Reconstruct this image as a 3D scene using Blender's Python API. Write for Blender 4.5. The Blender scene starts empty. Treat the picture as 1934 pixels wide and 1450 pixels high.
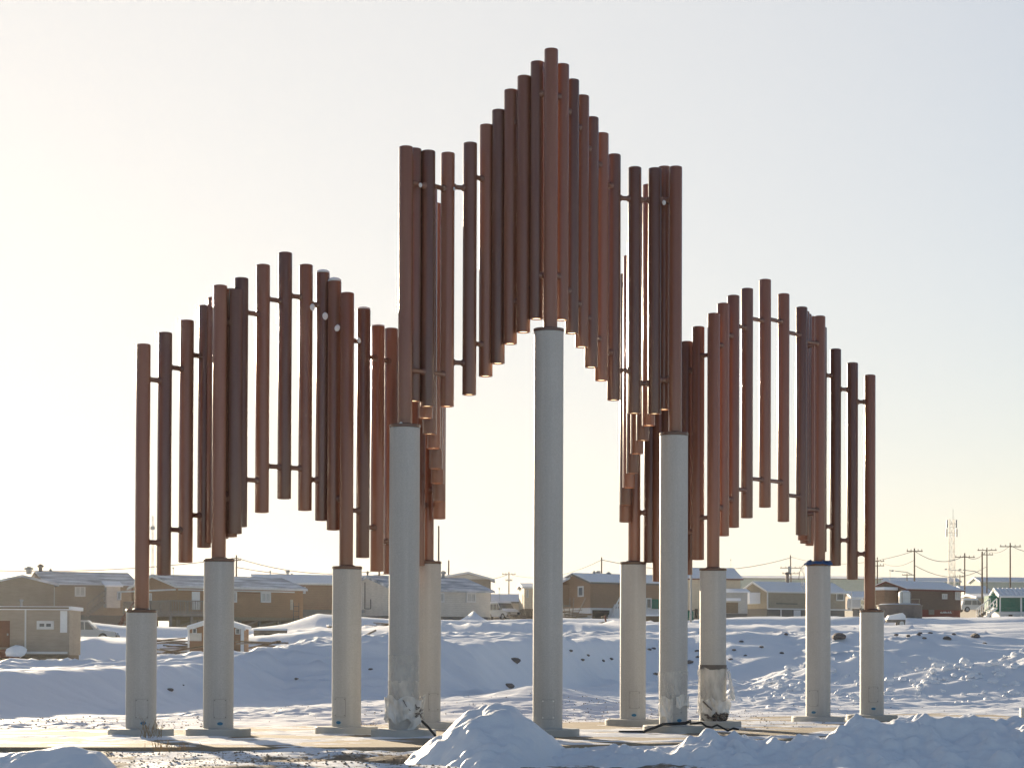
import bpy, math, random
import numpy as np
from mathutils import Vector, Matrix

random.seed(7)
rng = np.random.default_rng(11)
R = math.radians
scene = bpy.context.scene
COL = scene.collection

# ------------------------------------------------------------------ camera
F = 4200.0                       # focal length in photo pixels (photo 1934 wide)
PW, PH = 1934.0, 1450.0
CX, HY = 967.0, 1235.0           # principal column, horizon row
EYE = Vector((0.0, 0.0, 1.09))
PITCH, ROLL = R(1.0), R(0.2)
fwd = Vector((0, math.cos(PITCH), math.sin(PITCH)))
r0 = Vector((1, 0, 0)); u0 = Vector((0, -math.sin(PITCH), math.cos(PITCH)))
right = r0 * math.cos(ROLL) + u0 * math.sin(ROLL)
up = u0 * math.cos(ROLL) - r0 * math.sin(ROLL)
CY = HY - F * math.tan(PITCH)
cam_d = bpy.data.cameras.new('camera')
cam = bpy.data.objects.new('camera', cam_d); COL.objects.link(cam)
m3 = Matrix((right, up, -fwd)).transposed()
cam.matrix_world = Matrix.Translation(EYE) @ m3.to_4x4()
cam_d.sensor_width = 36.0
cam_d.lens = F / PW * 36.0
cam_d.shift_y = (CY - PH / 2) / PW
cam_d.clip_end = 12000
scene.camera = cam


def at(px, py, Y):
    """photo pixel + distance along +Y -> world point"""
    d = fwd * F + right * (px - CX) - up * (py - CY)
    return EYE + d * (Y / d.y)


def ray_m(px, py=1150):
    d = fwd * F + right * (px - CX) - up * (py - CY)
    return d.x / d.y


# ------------------------------------------------------------------ light
SUN_EL, SUN_AZ = R(10.5), R(-20.0)          # azimuth from +Y, negative = left
HAZE_MIX, HAZE_COL = 0.80, (5.35, 5.22, 4.98, 1)
world = bpy.data.worlds.new('World'); scene.world = world
world.use_nodes = True
wn, wl = world.node_tree.nodes, world.node_tree.links
bg = wn['Background']
sky = wn.new('ShaderNodeTexSky'); sky.sky_type = 'NISHITA'; sky.sun_disc = False
sky.sun_elevation = SUN_EL; sky.sun_rotation = SUN_AZ
sky.altitude = 30; sky.air_density = 1.0; sky.dust_density = 0.35; sky.ozone_density = 1.0
hsv = wn.new('ShaderNodeVectorMath'); hsv.operation = 'MULTIPLY'; hsv.inputs[1].default_value = (0.97, 0.965, 1.08)   # camera white balance
gam = wn.new('ShaderNodeGamma'); gam.inputs['Gamma'].default_value = 0.84
wl.new(sky.outputs[0], gam.inputs['Color']); wl.new(gam.outputs[0], hsv.inputs[0])
# thin high haze: broad forward-scattering lobe round the sun
tcw = wn.new('ShaderNodeTexCoord'); nrm = wn.new('ShaderNodeVectorMath'); nrm.operation = 'NORMALIZE'
wl.new(tcw.outputs['Generated'], nrm.inputs[0])
dt = wn.new('ShaderNodeVectorMath'); dt.operation = 'DOT_PRODUCT'
dt.inputs[1].default_value = (math.sin(SUN_AZ) * math.cos(SUN_EL), math.cos(SUN_AZ) * math.cos(SUN_EL), math.sin(SUN_EL))
wl.new(nrm.outputs[0], dt.inputs[0])
lobe = wn.new('ShaderNodeMapRange'); lobe.interpolation_type = 'SMOOTHSTEP'
lobe.inputs['From Min'].default_value = .62; lobe.inputs['From Max'].default_value = 1.0
lobe.inputs['To Min'].default_value = 0.0; lobe.inputs['To Max'].default_value = HAZE_MIX
wl.new(dt.outputs['Value'], lobe.inputs['Value'])
hz_mix = wn.new('ShaderNodeMix'); hz_mix.data_type = 'RGBA'
wl.new(lobe.outputs[0], hz_mix.inputs['Factor']); wl.new(hsv.outputs[0], hz_mix.inputs['A']); hz_mix.inputs['B'].default_value = HAZE_COL
wl.new(hz_mix.outputs['Result'], bg.inputs[0])
bg.inputs[1].default_value = 0.066

sun_d = bpy.data.lights.new('sun', 'SUN'); sun_d.energy = 5.0; sun_d.angle = R(0.5)
sun_d.color = (1.0, 0.82, 0.58)
sun = bpy.data.objects.new('sun', sun_d); COL.objects.link(sun)
to_sun = Vector((math.sin(SUN_AZ) * math.cos(SUN_EL), math.cos(SUN_AZ) * math.cos(SUN_EL), math.sin(SUN_EL)))
sun.rotation_euler = to_sun.to_track_quat('Z', 'Y').to_euler()

vs = scene.view_settings
vs.view_transform = 'Standard'; vs.look = 'None'; vs.gamma = 1.0; vs.use_curve_mapping = False
vs.exposure = 1.3

# ------------------------------------------------------------------ noise
def _hash(ix, iy, seed):
    h = (ix.astype(np.int64) * 374761393 + iy.astype(np.int64) * 668265263 + seed * 974711) & 0xFFFFFFFF
    h = ((h ^ (h >> 13)) * 1274126177) & 0xFFFFFFFF
    h = (h ^ (h >> 16)) & 0xFFFFFFFF
    return h / 4294967295.0


def vnoise(x, y, seed=0):
    ix, iy = np.floor(x), np.floor(y)
    fx, fy = x - ix, y - iy
    def g(ax, ay):
        a = _hash(ix + ax, iy + ay, seed) * 6.2831853
        return np.cos(a) * (fx - ax) + np.sin(a) * (fy - ay)
    u = fx * fx * fx * (fx * (fx * 6 - 15) + 10); v = fy * fy * fy * (fy * (fy * 6 - 15) + 10)
    a = g(0, 0) * (1 - u) + g(1, 0) * u
    b = g(0, 1) * (1 - u) + g(1, 1) * u
    return (a * (1 - v) + b * v) * 1.5


def fbm(x, y, seed=0, oct=4, gain=0.5):
    s, a = 0, 1.0
    for o in range(oct):
        s = s + a * vnoise(x * 2 ** o + 17.3 * o, y * 2 ** o - 9.1 * o, seed + o)
        a *= gain
    return s


def worley(x, y, seed=0):
    ix, iy = np.floor(x), np.floor(y)
    best = np.full(np.shape(x), 9.0); val = np.zeros(np.shape(x))
    for a in (-1, 0, 1):
        for b in (-1, 0, 1):
            cx, cy = ix + a, iy + b
            d = np.hypot(cx + _hash(cx, cy, seed) - x, cy + _hash(cx, cy, seed + 5) - y)
            m = d < best
            best = np.where(m, d, best); val = np.where(m, _hash(cx, cy, seed + 9), val)
    return best, val


def sstep(a, b, x):
    t = np.clip((x - a) / (b - a), 0, 1)
    return t * t * (3 - 2 * t)


# ------------------------------------------------------------------ terrain function
KPX = [-100, 0, 230, 460, 540, 600, 730, 900, 1060, 1220, 1300, 1400, 1550, 1700, 1934, 2034]
KY0 = [37, 39, 43, 48, 50, 50, 51, 56, 64, 76, 78, 76, 72, 70, 72, 74]
KT = [1268, 1268, 1260, 1244, 1230, 1218, 1212, 1208, 1204, 1204, 1206, 1202, 1200, 1204, 1202, 1202]
KM = [1266, 1266, 1258, 1241, 1226, 1214, 1208, 1204, 1201, 1201, 1203, 1199, 1197, 1200, 1198, 1198]   # ground row at 112 m
KS = [1212, 1212, 1211, 1208, 1198, 1190, 1186, 1184, 1182, 1182, 1184, 1182, 1180, 1184, 1180, 1180]   # ground row on the added middle step, its steep face kept in shade
KG = [1160, 1160, 1184, 1190, 1180, 1160, 1170, 1172, 1168, 1168, 1170, 1166, 1163, 1166, 1164, 1164]
SLOPE = 0.28  # banks shaped steeper than the sun's height so they lie in shade


def smin(a, b, k):
    h = np.clip(0.5 + 0.5 * (b - a) / k, 0, 1)
    return b * (1 - h) + a * h - k * h * (1 - h)


def base_height(X, Y):
    Ys = np.maximum(Y, 5.0)
    px = np.clip(X / Ys * F + CX, -100, 2034)
    y0 = np.interp(px, KPX, KY0) + 0.8 * vnoise(X * .23, Y * .1 + 3, 77)
    T = np.interp(px, KPX, KT); G = np.interp(px, KPX, KG)
    T = T + (13 * vnoise(X * .11, Y * .02, 15) + 4 * vnoise(X * .5, Y * .05, 16)) * (.35 + .65 * sstep(250, 500, px))
    s = np.where(px > 1480, 0.14, SLOPE)
    s = np.interp(px, [1380, 1500], [SLOPE, 0.14])
    kt = (HY - T) / F
    Yt = (1.09 + s * y0) / (s - kt); zt = s * (Yt - y0)
    Mm = np.interp(px, KPX, KM); S = np.interp(px, KPX, KS)
    wob = 7 * vnoise(X * .09, X * 0 + 5, 12) * sstep(350, 620, px); wob2 = 9 * vnoise(X * .06, X * 0 + 9, 13) * sstep(350, 620, px)
    Mm = Mm + 6 * vnoise(X * .10, X * 0 + 2, 14) * sstep(350, 620, px); S = S + 9 * vnoise(X * .08, X * 0 + 7, 19) * sstep(350, 620, px)
    def w(d, yy): return np.maximum(1.5, 1.5 * np.abs(d) * yy / (F * .28))
    row = T + (Mm - T) * np.clip((Ys - Yt) / 40, 0, 1)
    row = row + (S - Mm) * sstep(0, 1, (Ys - 109 - wob) / w(S - Mm, 112))
    row = row + (G - S) * sstep(0, 1, (Ys - 160 - wob2) / w(G - S, 163))
    row = row - 3 * sstep(200, 330, Ys)
    plat = 1.09 + (HY - row) * np.minimum(Ys, 330) / F + .004 * (np.clip(Ys, 330, 700) - 330)
    bank = s * (Ys - y0)
    bank = np.where(bank > -3, np.log1p(np.exp(np.clip(bank / .18, -30, 30))) * .18, 0)
    return np.where(Ys < y0 - 6, 0.0, smin(bank, plat, 0.16))


def pad_mask(X, Y):
    front = np.interp(X, PADX, PADF); back = np.interp(X, PADX, PADB)
    return sstep(-.15, .35, Y - front) * sstep(-.3, .4, back - Y) * sstep(-.3, .3, X - PADX[0]) * sstep(-.3, .3, PADX[-1] - X)


PADX = [-12, -5, 0, 3.2, 6.5, 9]
PADF = [25.6, 25.7, 26.2, 28.4, 33.6, 38.0]
PADB = [31.5, 32.0, 36.0, 38.5, 41.0, 43.0]


def height(X, Y):
    X = np.asarray(X, float); Y = np.asarray(Y, float)
    z = base_height(X, Y)
    px = X / np.maximum(Y, 5) * F + CX
    near = 1 - sstep(50, 75, Y)
    mid = sstep(45, 60, Y) * (1 - sstep(150, 260, Y))
    pm = pad_mask(X, Y)
    # wind crust and small drifts
    sas = fbm(X * .45 + .15 * Y, Y * .8, 3, 4)
    rough = fbm(X * 1.7, Y * 2.6, 21, 4, .6)
    patch = sstep(-.15, .45, vnoise(X * .3, Y * .28, 40))
    z = z + near * (0.045 * sas + 0.03 * rough * (.35 + patch))
    ridgeN = 1 - np.abs(fbm(X * .35 + 4, Y * .55, 50, 3))
    z = z + near * sstep(34, 44, Y) * .07 * (ridgeN - .7) * (px > 350)
    z = z - .55 * (1 - sstep(20.4, 21.6, Y)) * (Y > -50)
    # pad zone: snow thinned to a film
    z = z * (1 - .55 * pm * near) - near * (0.035 - .030 * pm) + .026 * pm * fbm(X * .5, Y * 1.3, 90, 4)
    # slope: long soft ripples
    z = z + mid * (0.03 * fbm(X * .10, Y * .12, 60, 3) + .035 * fbm(X * .45, Y * 1.1, 63, 4))
    # wind crust: sharp low ridges in patches over the slopes
    rg = 1 - np.abs(vnoise(X * .28 + .25 * Y, Y * .75, 64)); rg2 = 1 - np.abs(vnoise(X * .6 - .2 * Y, Y * 1.5, 68))
    pc = sstep(-.15, .45, vnoise(X * .13, Y * .12, 69))
    z = z + sstep(43, 54, Y) * (1 - sstep(120, 180, Y)) * (.24 * rg ** 4 + .08 * rg2 ** 3) * (.25 + .9 * pc) * (Y < 300) * .9 - .03 * sstep(43, 54, Y) * (1 - sstep(120, 180, Y))
    # crust lumps on the right-hand open ground
    rt = sstep(1300, 1500, px)
    z = z + rt * sstep(50, 66, Y) * (1 - sstep(170, 230, Y)) * .20 * (fbm(X * .14, Y * .42, 66, 4))
    # ploughed berm on the right, behind the columns
    bm = sstep(1365, 1560, px) * np.exp(-((Y - (62 - (px - 1600) * .006)) / 4.6) ** 2)
    w1, _ = worley(X * .55, Y * .5, 5)
    w2, _ = worley(X * 1.6, Y * 1.5, 6)
    lump = .62 + .5 * fbm(X * .22, Y * .25, 31, 3) + .30 * (0.6 - w1) + .12 * (.55 - w2)
    z = z + bm * 1.15 * lump
    # dirty snow heaps near the sheds
    for (hx, hy, h, r) in ((-14, 99, .10, 2), (-11.6, 95, .12, 1.5)):
        z = z + h * np.exp(-((X - hx) ** 2 + (Y - hy) ** 2) / r ** 2) * (.8 + .5 * fbm(X * .8, Y * .8, 8, 3))
    # snow pile before the pale grey house, drift by the camp
    for (hx, hy, h, r) in ((-3.3, 190, .85, .62),  (.6, 44.5, .28, 1.4), (1.0, 45.5, .22, 1.2), (-1.6, 44, .2, 2.0)):
        z = z + h * np.maximum(0, 1 - np.hypot(X - hx, (Y - hy) * .7) / (2.1 * r)) ** 1.4
    return z


def gz(x, y):
    return float(height(np.array([x]), np.array([y]))[0])


# ------------------------------------------------------------------ materials
def mat(name, color=(.5, .5, .5), rough=.6, metal=0.0, var=.12, scale=6.0, bump=0.0, bscale=60.0, spec=.5, coat=0.0, detail=4):
    m = bpy.data.materials.new(name); m.use_nodes = True
    nt = m.node_tree; n, l = nt.nodes, nt.links
    b = n['Principled BSDF']
    b.inputs['Roughness'].default_value = rough; b.inputs['Metallic'].default_value = metal
    b.inputs['Specular IOR Level'].default_value = spec; b.inputs['Coat Weight'].default_value = coat
    tc = n.new('ShaderNodeTexCoord'); ns = n.new('ShaderNodeTexNoise')
    ns.inputs['Scale'].default_value = scale; ns.inputs['Detail'].default_value = detail
    l.new(tc.outputs['Object'], ns.inputs['Vector'])
    mx = n.new('ShaderNodeMix'); mx.data_type = 'RGBA'
    mx.inputs['A'].default_value = (*[c * (1 - var) for c in color], 1)
    mx.inputs['B'].default_value = (*[min(1, c * (1 + var)) for c in color], 1)
    l.new(ns.outputs['Fac'], mx.inputs['Factor']); l.new(mx.outputs['Result'], b.inputs['Base Color'])
    if bump:
        nb = n.new('ShaderNodeTexNoise'); nb.inputs['Scale'].default_value = bscale; nb.inputs['Detail'].default_value = 3
        l.new(tc.outputs['Object'], nb.inputs['Vector'])
        bp = n.new('ShaderNodeBump'); bp.inputs['Strength'].default_value = bump; bp.inputs['Distance'].default_value = .02
        l.new(nb.outputs['Fac'], bp.inputs['Height']); l.new(bp.outputs['Normal'], b.inputs['Normal'])
    m['mix'] = 1
    return m


def siding(name, color, pitch=.18, var=.14):
    m = mat(name, color, .75, var=var, scale=1.3)
    n, l = m.node_tree.nodes, m.node_tree.links
    b = n['Principled BSDF']
    tc = [x for x in n if x.type == 'TEX_COORD'][0]
    w = n.new('ShaderNodeTexWave'); w.wave_type = 'BANDS'; w.bands_direction = 'Z'; w.wave_profile = 'SAW'
    w.inputs['Scale'].default_value = 1 / pitch / 3.18 * .5 * 2
    l.new(tc.outputs['Object'], w.inputs['Vector'])
    bp = n.new('ShaderNodeBump'); bp.inputs['Strength'].default_value = .7; bp.inputs['Distance'].default_value = .03
    l.new(w.outputs['Fac'], bp.inputs['Height']); l.new(bp.outputs['Normal'], b.inputs['Normal'])
    # streaky wear
    ns = n.new('ShaderNodeTexNoise'); ns.inputs['Scale'].default_value = 2.2; ns.inputs['Detail'].default_value = 6
    mp = n.new('ShaderNodeMapping'); mp.inputs['Scale'].default_value = (1, 1, 5)
    l.new(tc.outputs['Object'], mp.inputs[0]); l.new(mp.outputs[0], ns.inputs['Vector'])
    old = b.inputs['Base Color'].links[0].from_socket
    mx = n.new('ShaderNodeMix'); mx.data_type = 'RGBA'; mx.blend_type = 'MULTIPLY'; mx.inputs['Factor'].default_value = .55
    l.new(old, mx.inputs['A'])
    rp = n.new('ShaderNodeValToRGB'); rp.color_ramp.elements[0].position = .3; rp.color_ramp.elements[0].color = (.75, .75, .75, 1)
    rp.color_ramp.elements[1].position = .6; rp.color_ramp.elements[1].color = (1, 1, 1, 1)
    l.new(ns.outputs['Fac'], rp.inputs[0]); l.new(rp.outputs[0], mx.inputs['B'])
    l.new(mx.outputs['Result'], b.inputs['Base Color'])
    return m


def snow_mat(name, ground=False):
    m = bpy.data.materials.new(name); m.use_nodes = True
    n, l = m.node_tree.nodes, m.node_tree.links
    b = n['Principled BSDF']; b.inputs['Roughness'].default_value = .55; b.inputs['Specular IOR Level'].default_value = .25
    tc = n.new('ShaderNodeTexCoord')
    ns = n.new('ShaderNodeTexNoise'); ns.inputs['Scale'].default_value = .7; ns.inputs['Detail'].default_value = 5
    l.new(tc.outputs['Object'], ns.inputs['Vector'])
    mx = n.new('ShaderNodeMix'); mx.data_type = 'RGBA'
    mx.inputs['A'].default_value = (.78, .81, .85, 1); mx.inputs['B'].default_value = (.88, .89, .91, 1)
    l.new(ns.outputs['Fac'], mx.inputs['Factor'])
    out = mx.outputs['Result']
    nb = n.new('ShaderNodeTexNoise'); nb.inputs['Scale'].default_value = 9; nb.inputs['Detail'].default_value = 6; nb.inputs['Roughness'].default_value = .65
    mp = n.new('ShaderNodeMapping'); mp.inputs['Scale'].default_value = (1, 1.6, 1)
    l.new(tc.outputs['Object'], mp.inputs[0]); l.new(mp.outputs[0], nb.inputs['Vector'])
    bp = n.new('ShaderNodeBump'); bp.inputs['Strength'].default_value = .45; bp.inputs['Distance'].default_value = .03
    l.new(nb.outputs['Fac'], bp.inputs['Height']); l.new(bp.outputs['Normal'], b.inputs['Normal'])
    if ground:
        at_ = n.new('ShaderNodeAttribute'); at_.attribute_name = 'dirt'
        nd = n.new('ShaderNodeTexNoise'); nd.inputs['Scale'].default_value = 7.5; nd.inputs['Detail'].default_value = 7; nd.inputs['Roughness'].default_value = .7
        l.new(tc.outputs['Object'], nd.inputs['Vector'])
        ad = n.new('ShaderNodeMath'); ad.operation = 'ADD'
        l.new(nd.outputs['Fac'], ad.inputs[0]); l.new(at_.outputs['Fac'], ad.inputs[1])
        rp = n.new('ShaderNodeMapRange'); rp.inputs['From Min'].default_value = .93; rp.inputs['From Max'].default_value = 1.05
        l.new(ad.outputs[0], rp.inputs['Value'])
        nc = n.new('ShaderNodeTexNoise'); nc.inputs['Scale'].default_value = 25
        l.new(tc.outputs['Object'], nc.inputs['Vector'])
        dc = n.new('ShaderNodeMix'); dc.data_type = 'RGBA'
        dc.inputs['A'].default_value = (.10, .075, .05, 1); dc.inputs['B'].default_value = (.34, .26, .17, 1)
        l.new(nc.outputs['Fac'], dc.inputs['Factor'])
        m2 = n.new('ShaderNodeMix'); m2.data_type = 'RGBA'
        l.new(rp.outputs[0], m2.inputs['Factor']); l.new(out, m2.inputs['A']); l.new(dc.outputs['Result'], m2.inputs['B'])
        out = m2.outputs['Result']
    l.new(out, b.inputs['Base Color'])
    return m


def roof_snow(name, under, cover=.5):
    """roof sheet with wind-packed snow over it"""
    m = mat(name, under, .7, var=.15, scale=1.5)
    n, l = m.node_tree.nodes, m.node_tree.links
    b = n['Principled BSDF']; old = b.inputs['Base Color'].links[0].from_socket
    tc = [x for x in n if x.type == 'TEX_COORD'][0]
    ns = n.new('ShaderNodeTexNoise'); ns.inputs['Scale'].default_value = .9; ns.inputs['Detail'].default_value = 7; ns.inputs['Roughness'].default_value = .65
    mp = n.new('ShaderNodeMapping'); mp.inputs['Scale'].default_value = (.35, 1.2, 1.2)
    l.new(tc.outputs['Object'], mp.inputs[0]); l.new(mp.outputs[0], ns.inputs['Vector'])
    mr = n.new('ShaderNodeMapRange'); mr.inputs['From Min'].default_value = 1 - cover - .22; mr.inputs['From Max'].default_value = 1 - cover + .12
    l.new(ns.outputs['Fac'], mr.inputs['Value'])
    mx = n.new('ShaderNodeMix'); mx.data_type = 'RGBA'
    l.new(mr.outputs[0], mx.inputs['Factor']); l.new(old, mx.inputs['A']); mx.inputs['B'].default_value = (.80, .81, .83, 1)
    l.new(mx.outputs['Result'], b.inputs['Base Color'])
    return m


def pipe_paint(name, c1, c2):
    m = mat(name, c1, .38, var=.0, scale=3, spec=.5, coat=.35)
    m.node_tree.nodes['Principled BSDF'].inputs['Coat Roughness'].default_value = .07
    n, l = m.node_tree.nodes, m.node_tree.links
    b = n['Principled BSDF']
    mx = [x for x in n if x.type == 'MIX'][0]
    mx.inputs['A'].default_value = (*c1, 1); mx.inputs['B'].default_value = (*c2, 1)
    tc = [x for x in n if x.type == 'TEX_COORD'][0]
    # rain streaks down the tube and a tone of its own for every tube
    mp = n.new('ShaderNodeMapping'); mp.inputs['Scale'].default_value = (7, 7, .22)
    oi = n.new('ShaderNodeObjectInfo'); l.new(oi.outputs['Random'], mp.inputs['Location'])
    sx = n.new('ShaderNodeTexNoise'); sx.inputs['Scale'].default_value = 2.4; sx.inputs['Detail'].default_value = 6
    l.new(tc.outputs['Object'], mp.inputs[0]); l.new(mp.outputs[0], sx.inputs['Vector']); l.new(sx.outputs['Fac'], mx.inputs['Factor'])
    hv = n.new('ShaderNodeHueSaturation'); vr = n.new('ShaderNodeMapRange'); vr.inputs['To Min'].default_value = .78; vr.inputs['To Max'].default_value = 1.18
    l.new(oi.outputs['Random'], vr.inputs['Value']); l.new(vr.outputs[0], hv.inputs['Value'])
    l.new(mx.outputs['Result'], hv.inputs['Color']); l.new(hv.outputs[0], b.inputs['Base Color'])
    nb = n.new('ShaderNodeTexNoise'); nb.inputs['Scale'].default_value = 110; nb.inputs['Detail'].default_value = 2
    l.new(tc.outputs['Object'], nb.inputs['Vector'])
    bp = n.new('ShaderNodeBump'); bp.inputs['Strength'].default_value = .10; bp.inputs['Distance'].default_value = .004
    l.new(nb.outputs['Fac'], bp.inputs['Height']); l.new(bp.outputs['Normal'], b.inputs['Normal'])
    rr = n.new('ShaderNodeMapRange'); rr.inputs['To Min'].default_value = .13; rr.inputs['To Max'].default_value = .30
    ns = [x for x in n if x.type == 'TEX_NOISE'][0]
    l.new(ns.outputs['Fac'], rr.inputs['Value']); l.new(rr.outputs[0], b.inputs['Roughness'])
    return m


def galv_paint(name):
    m = mat(name, (.48, .48, .47), .5, var=.06, scale=2.5, bump=.12, bscale=150)
    n, l = m.node_tree.nodes, m.node_tree.links
    b = n['Principled BSDF']; old = b.inputs['Base Color'].links[0].from_socket
    tc = [x for x in n if x.type == 'TEX_COORD'][0]
    sp = n.new('ShaderNodeTexNoise'); sp.inputs['Scale'].default_value = 70; sp.inputs['Detail'].default_value = 2
    l.new(tc.outputs['Object'], sp.inputs['Vector'])
    mx = n.new('ShaderNodeMix'); mx.data_type = 'RGBA'; mx.blend_type = 'MULTIPLY'; mx.inputs['Factor'].default_value = .5
    rp = n.new('ShaderNodeMapRange'); rp.inputs['From Min'].default_value = .35; rp.inputs['From Max'].default_value = .65; rp.inputs['To Min'].default_value = .72
    l.new(sp.outputs['Fac'], rp.inputs['Value'])
    l.new(old, mx.inputs['A']); l.new(rp.outputs[0], mx.inputs['B'])
    # faint vertical run marks
    mp = n.new('ShaderNodeMapping'); mp.inputs['Scale'].default_value = (14, 14, .5)
    st = n.new('ShaderNodeTexNoise'); st.inputs['Scale'].default_value = 1.0; st.inputs['Detail'].default_value = 4
    l.new(tc.outputs['Object'], mp.inputs[0]); l.new(mp.outputs[0], st.inputs['Vector'])
    r2 = n.new('ShaderNodeMapRange'); r2.inputs['From Min'].default_value = .4; r2.inputs['From Max'].default_value = .7; r2.inputs['To Min'].default_value = .86
    l.new(st.outputs['Fac'], r2.inputs['Value'])
    m3_ = n.new('ShaderNodeMix'); m3_.data_type = 'RGBA'; m3_.blend_type = 'MULTIPLY'; m3_.inputs['Factor'].default_value = .6
    l.new(mx.outputs['Result'], m3_.inputs['A']); l.new(r2.outputs[0], m3_.inputs['B'])
    l.new(m3_.outputs['Result'], b.inputs['Base Color'])
    return m


def film_mat(name, color=(.8, .8, .78), alpha=.5):
    m = mat(name, color, .25, var=.08, scale=9, bump=.25, bscale=9, spec=.6)
    n, l = m.node_tree.nodes, m.node_tree.links
    b = n['Principled BSDF']
    tc = [x for x in n if x.type == 'TEX_COORD'][0]
    ns = n.new('ShaderNodeTexNoise'); ns.inputs['Scale'].default_value = 4; ns.inputs['Detail'].default_value = 4
    mp = n.new('ShaderNodeMapping'); mp.inputs['Scale'].default_value = (1.6, 1.6, .6)
    l.new(tc.outputs['Object'], mp.inputs[0]); l.new(mp.outputs[0], ns.inputs['Vector'])
    mr = n.new('ShaderNodeMapRange'); mr.inputs['From Min'].default_value = .35; mr.inputs['From Max'].default_value = .65
    mr.inputs['To Min'].default_value = max(0, alpha - .3); mr.inputs['To Max'].default_value = min(1, alpha + .3)
    l.new(ns.outputs['Fac'], mr.inputs['Value']); l.new(mr.outputs[0], b.inputs['Alpha'])
    return m


def emit_mat(name, color, strength):
    m = bpy.data.materials.new(name); m.use_nodes = True
    n = m.node_tree.nodes; b = n['Principled BSDF']
    b.inputs['Emission Color'].default_value = (*color, 1); b.inputs['Emission Strength'].default_value = strength
    return m


M = dict(
    snow=snow_mat('packed_snow'), ground=snow_mat('snow_and_gravel', True),
    pipe_a=pipe_paint('red_brown_paint', (.205, .084, .050), (.275, .116, .071)),
    pipe_b=pipe_paint('dark_brown_paint', (.135, .063, .043), (.185, .088, .061)),
    flange=pipe_paint('flange_paint', (.10, .05, .038), (.13, .065, .048)),
    column=galv_paint('grey_column_paint'),
    plate=mat('grey_plate', (.42, .42, .40), .7, var=.15, bump=.3, bscale=40),
    gap=mat('dark_gap', (.10, .10, .10), .8),
    bolt=mat('bright_bolt', (.7, .7, .68), .35, metal=.6),
    lens=mat('dull_lens', (.35, .30, .22), .4),
    glow=emit_mat('warm_downlight', (1.0, .70, .36), 1.9),
    concrete=mat('dusty_concrete', (.27, .22, .155), .85, var=.4, scale=2.2, bump=.5, bscale=30),
    blue=mat('blue_print', (.02, .14, .28), .4), white=mat('white_paint', (.75, .75, .73), .55),
    paper=mat('sticker_film', (.40, .43, .44), .4),
    black=mat('black_rubber', (.02, .02, .02), .5), wood=mat('weathered_wood', (.20, .15, .10), .85, var=.35, scale=8),
    greywood=mat('grey_wood', (.24, .21, .18), .9, var=.3, scale=5), pole=mat('pole_wood', (.13, .09, .065), .9, var=.3, scale=4),
    metal=mat('dull_metal', (.32, .33, .34), .5, metal=.4), dark=mat('dark_void', (.03, .028, .026), .9),
    rock=mat('gravel_stone', (.30, .24, .17), .9, var=.5, scale=12), boulder=mat('lichen_rock', (.17, .145, .13), .9, var=.4, scale=6, bump=.6, bscale=9),
    glass=mat('window_glass', (.10, .12, .14), .08, spec=.8, var=.2), blind=mat('window_blind', (.42, .42, .40), .5, var=.2, scale=2),
    wall_taupe=siding('taupe_siding', (.29, .235, .18)), wall_brown=siding('brown_siding', (.30, .17, .09)),
    wall_dark=siding('dark_brown_siding', (.26, .16, .10)), wall_russet=siding('russet_siding', (.27, .175, .115)), wall_pale=siding('pale_grey_siding', (.58, .55, .49)),
    wall_beige=siding('beige_siding', (.60, .51, .38)), wall_umber=siding('umber_siding', (.15, .10, .078)),
    wall_green=siding('green_siding', (.02, .15, .11)), wall_olive=siding('olive_grey_siding', (.32, .285, .22)),
    wall_shed=siding('shed_board', (.37, .31, .245)), wall_sage=siding('sage_sheet', (.42, .46, .40)),
    skirt_grey=mat('grey_skirting', (.15, .145, .14), .85), skirt_red=mat('red_skirting', (.20, .045, .035), .8, var=.2),
    skirt_white=mat('white_skirting', (.62, .62, .62), .8), trim=mat('pale_trim', (.62, .62, .60), .6),
    trim_red=mat('dark_red_trim', (.13, .03, .025), .7), door=mat('brown_door', (.16, .06, .03), .6, var=.25),
    roof=roof_snow('frosted_shingle', (.16, .15, .15), .46), roof_white=roof_snow('snowy_roof', (.25, .24, .24), .78),
    roof_blue=roof_snow('frosted_blue_roof', (.12, .17, .23), .42),
    film=film_mat('torn_film', (.74, .73, .70), .78), clear=film_mat('clear_film', (.66, .67, .66), .22), cloudy=film_mat('cloudy_film', (.70, .68, .64), .48),
    tape=mat('dark_tape', (.11, .10, .095), .55), rope=mat('grey_rope', (.13, .11, .10), .8), cloth=mat('blue_cloth', (.035, .09, .22), .8, var=.3),
    rust=mat('rusted_sheet', (.20, .17, .155), .75, var=.45, scale=2.0, metal=.2), jug=mat('white_plastic', (.62, .64, .62), .45),
    carpaint=mat('white_car_paint', (.48, .48, .47), .3, coat=.4), ply=mat('plywood', (.26, .20, .145), .85, var=.25, scale=3),
    grass=mat('dry_grass_blade', (.30, .21, .11), .9), tower=mat('tower_steel', (.62, .58, .52), .6),
    slat_red=mat('red_wood', (.17, .075, .055), .8, var=.25),
)


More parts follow.
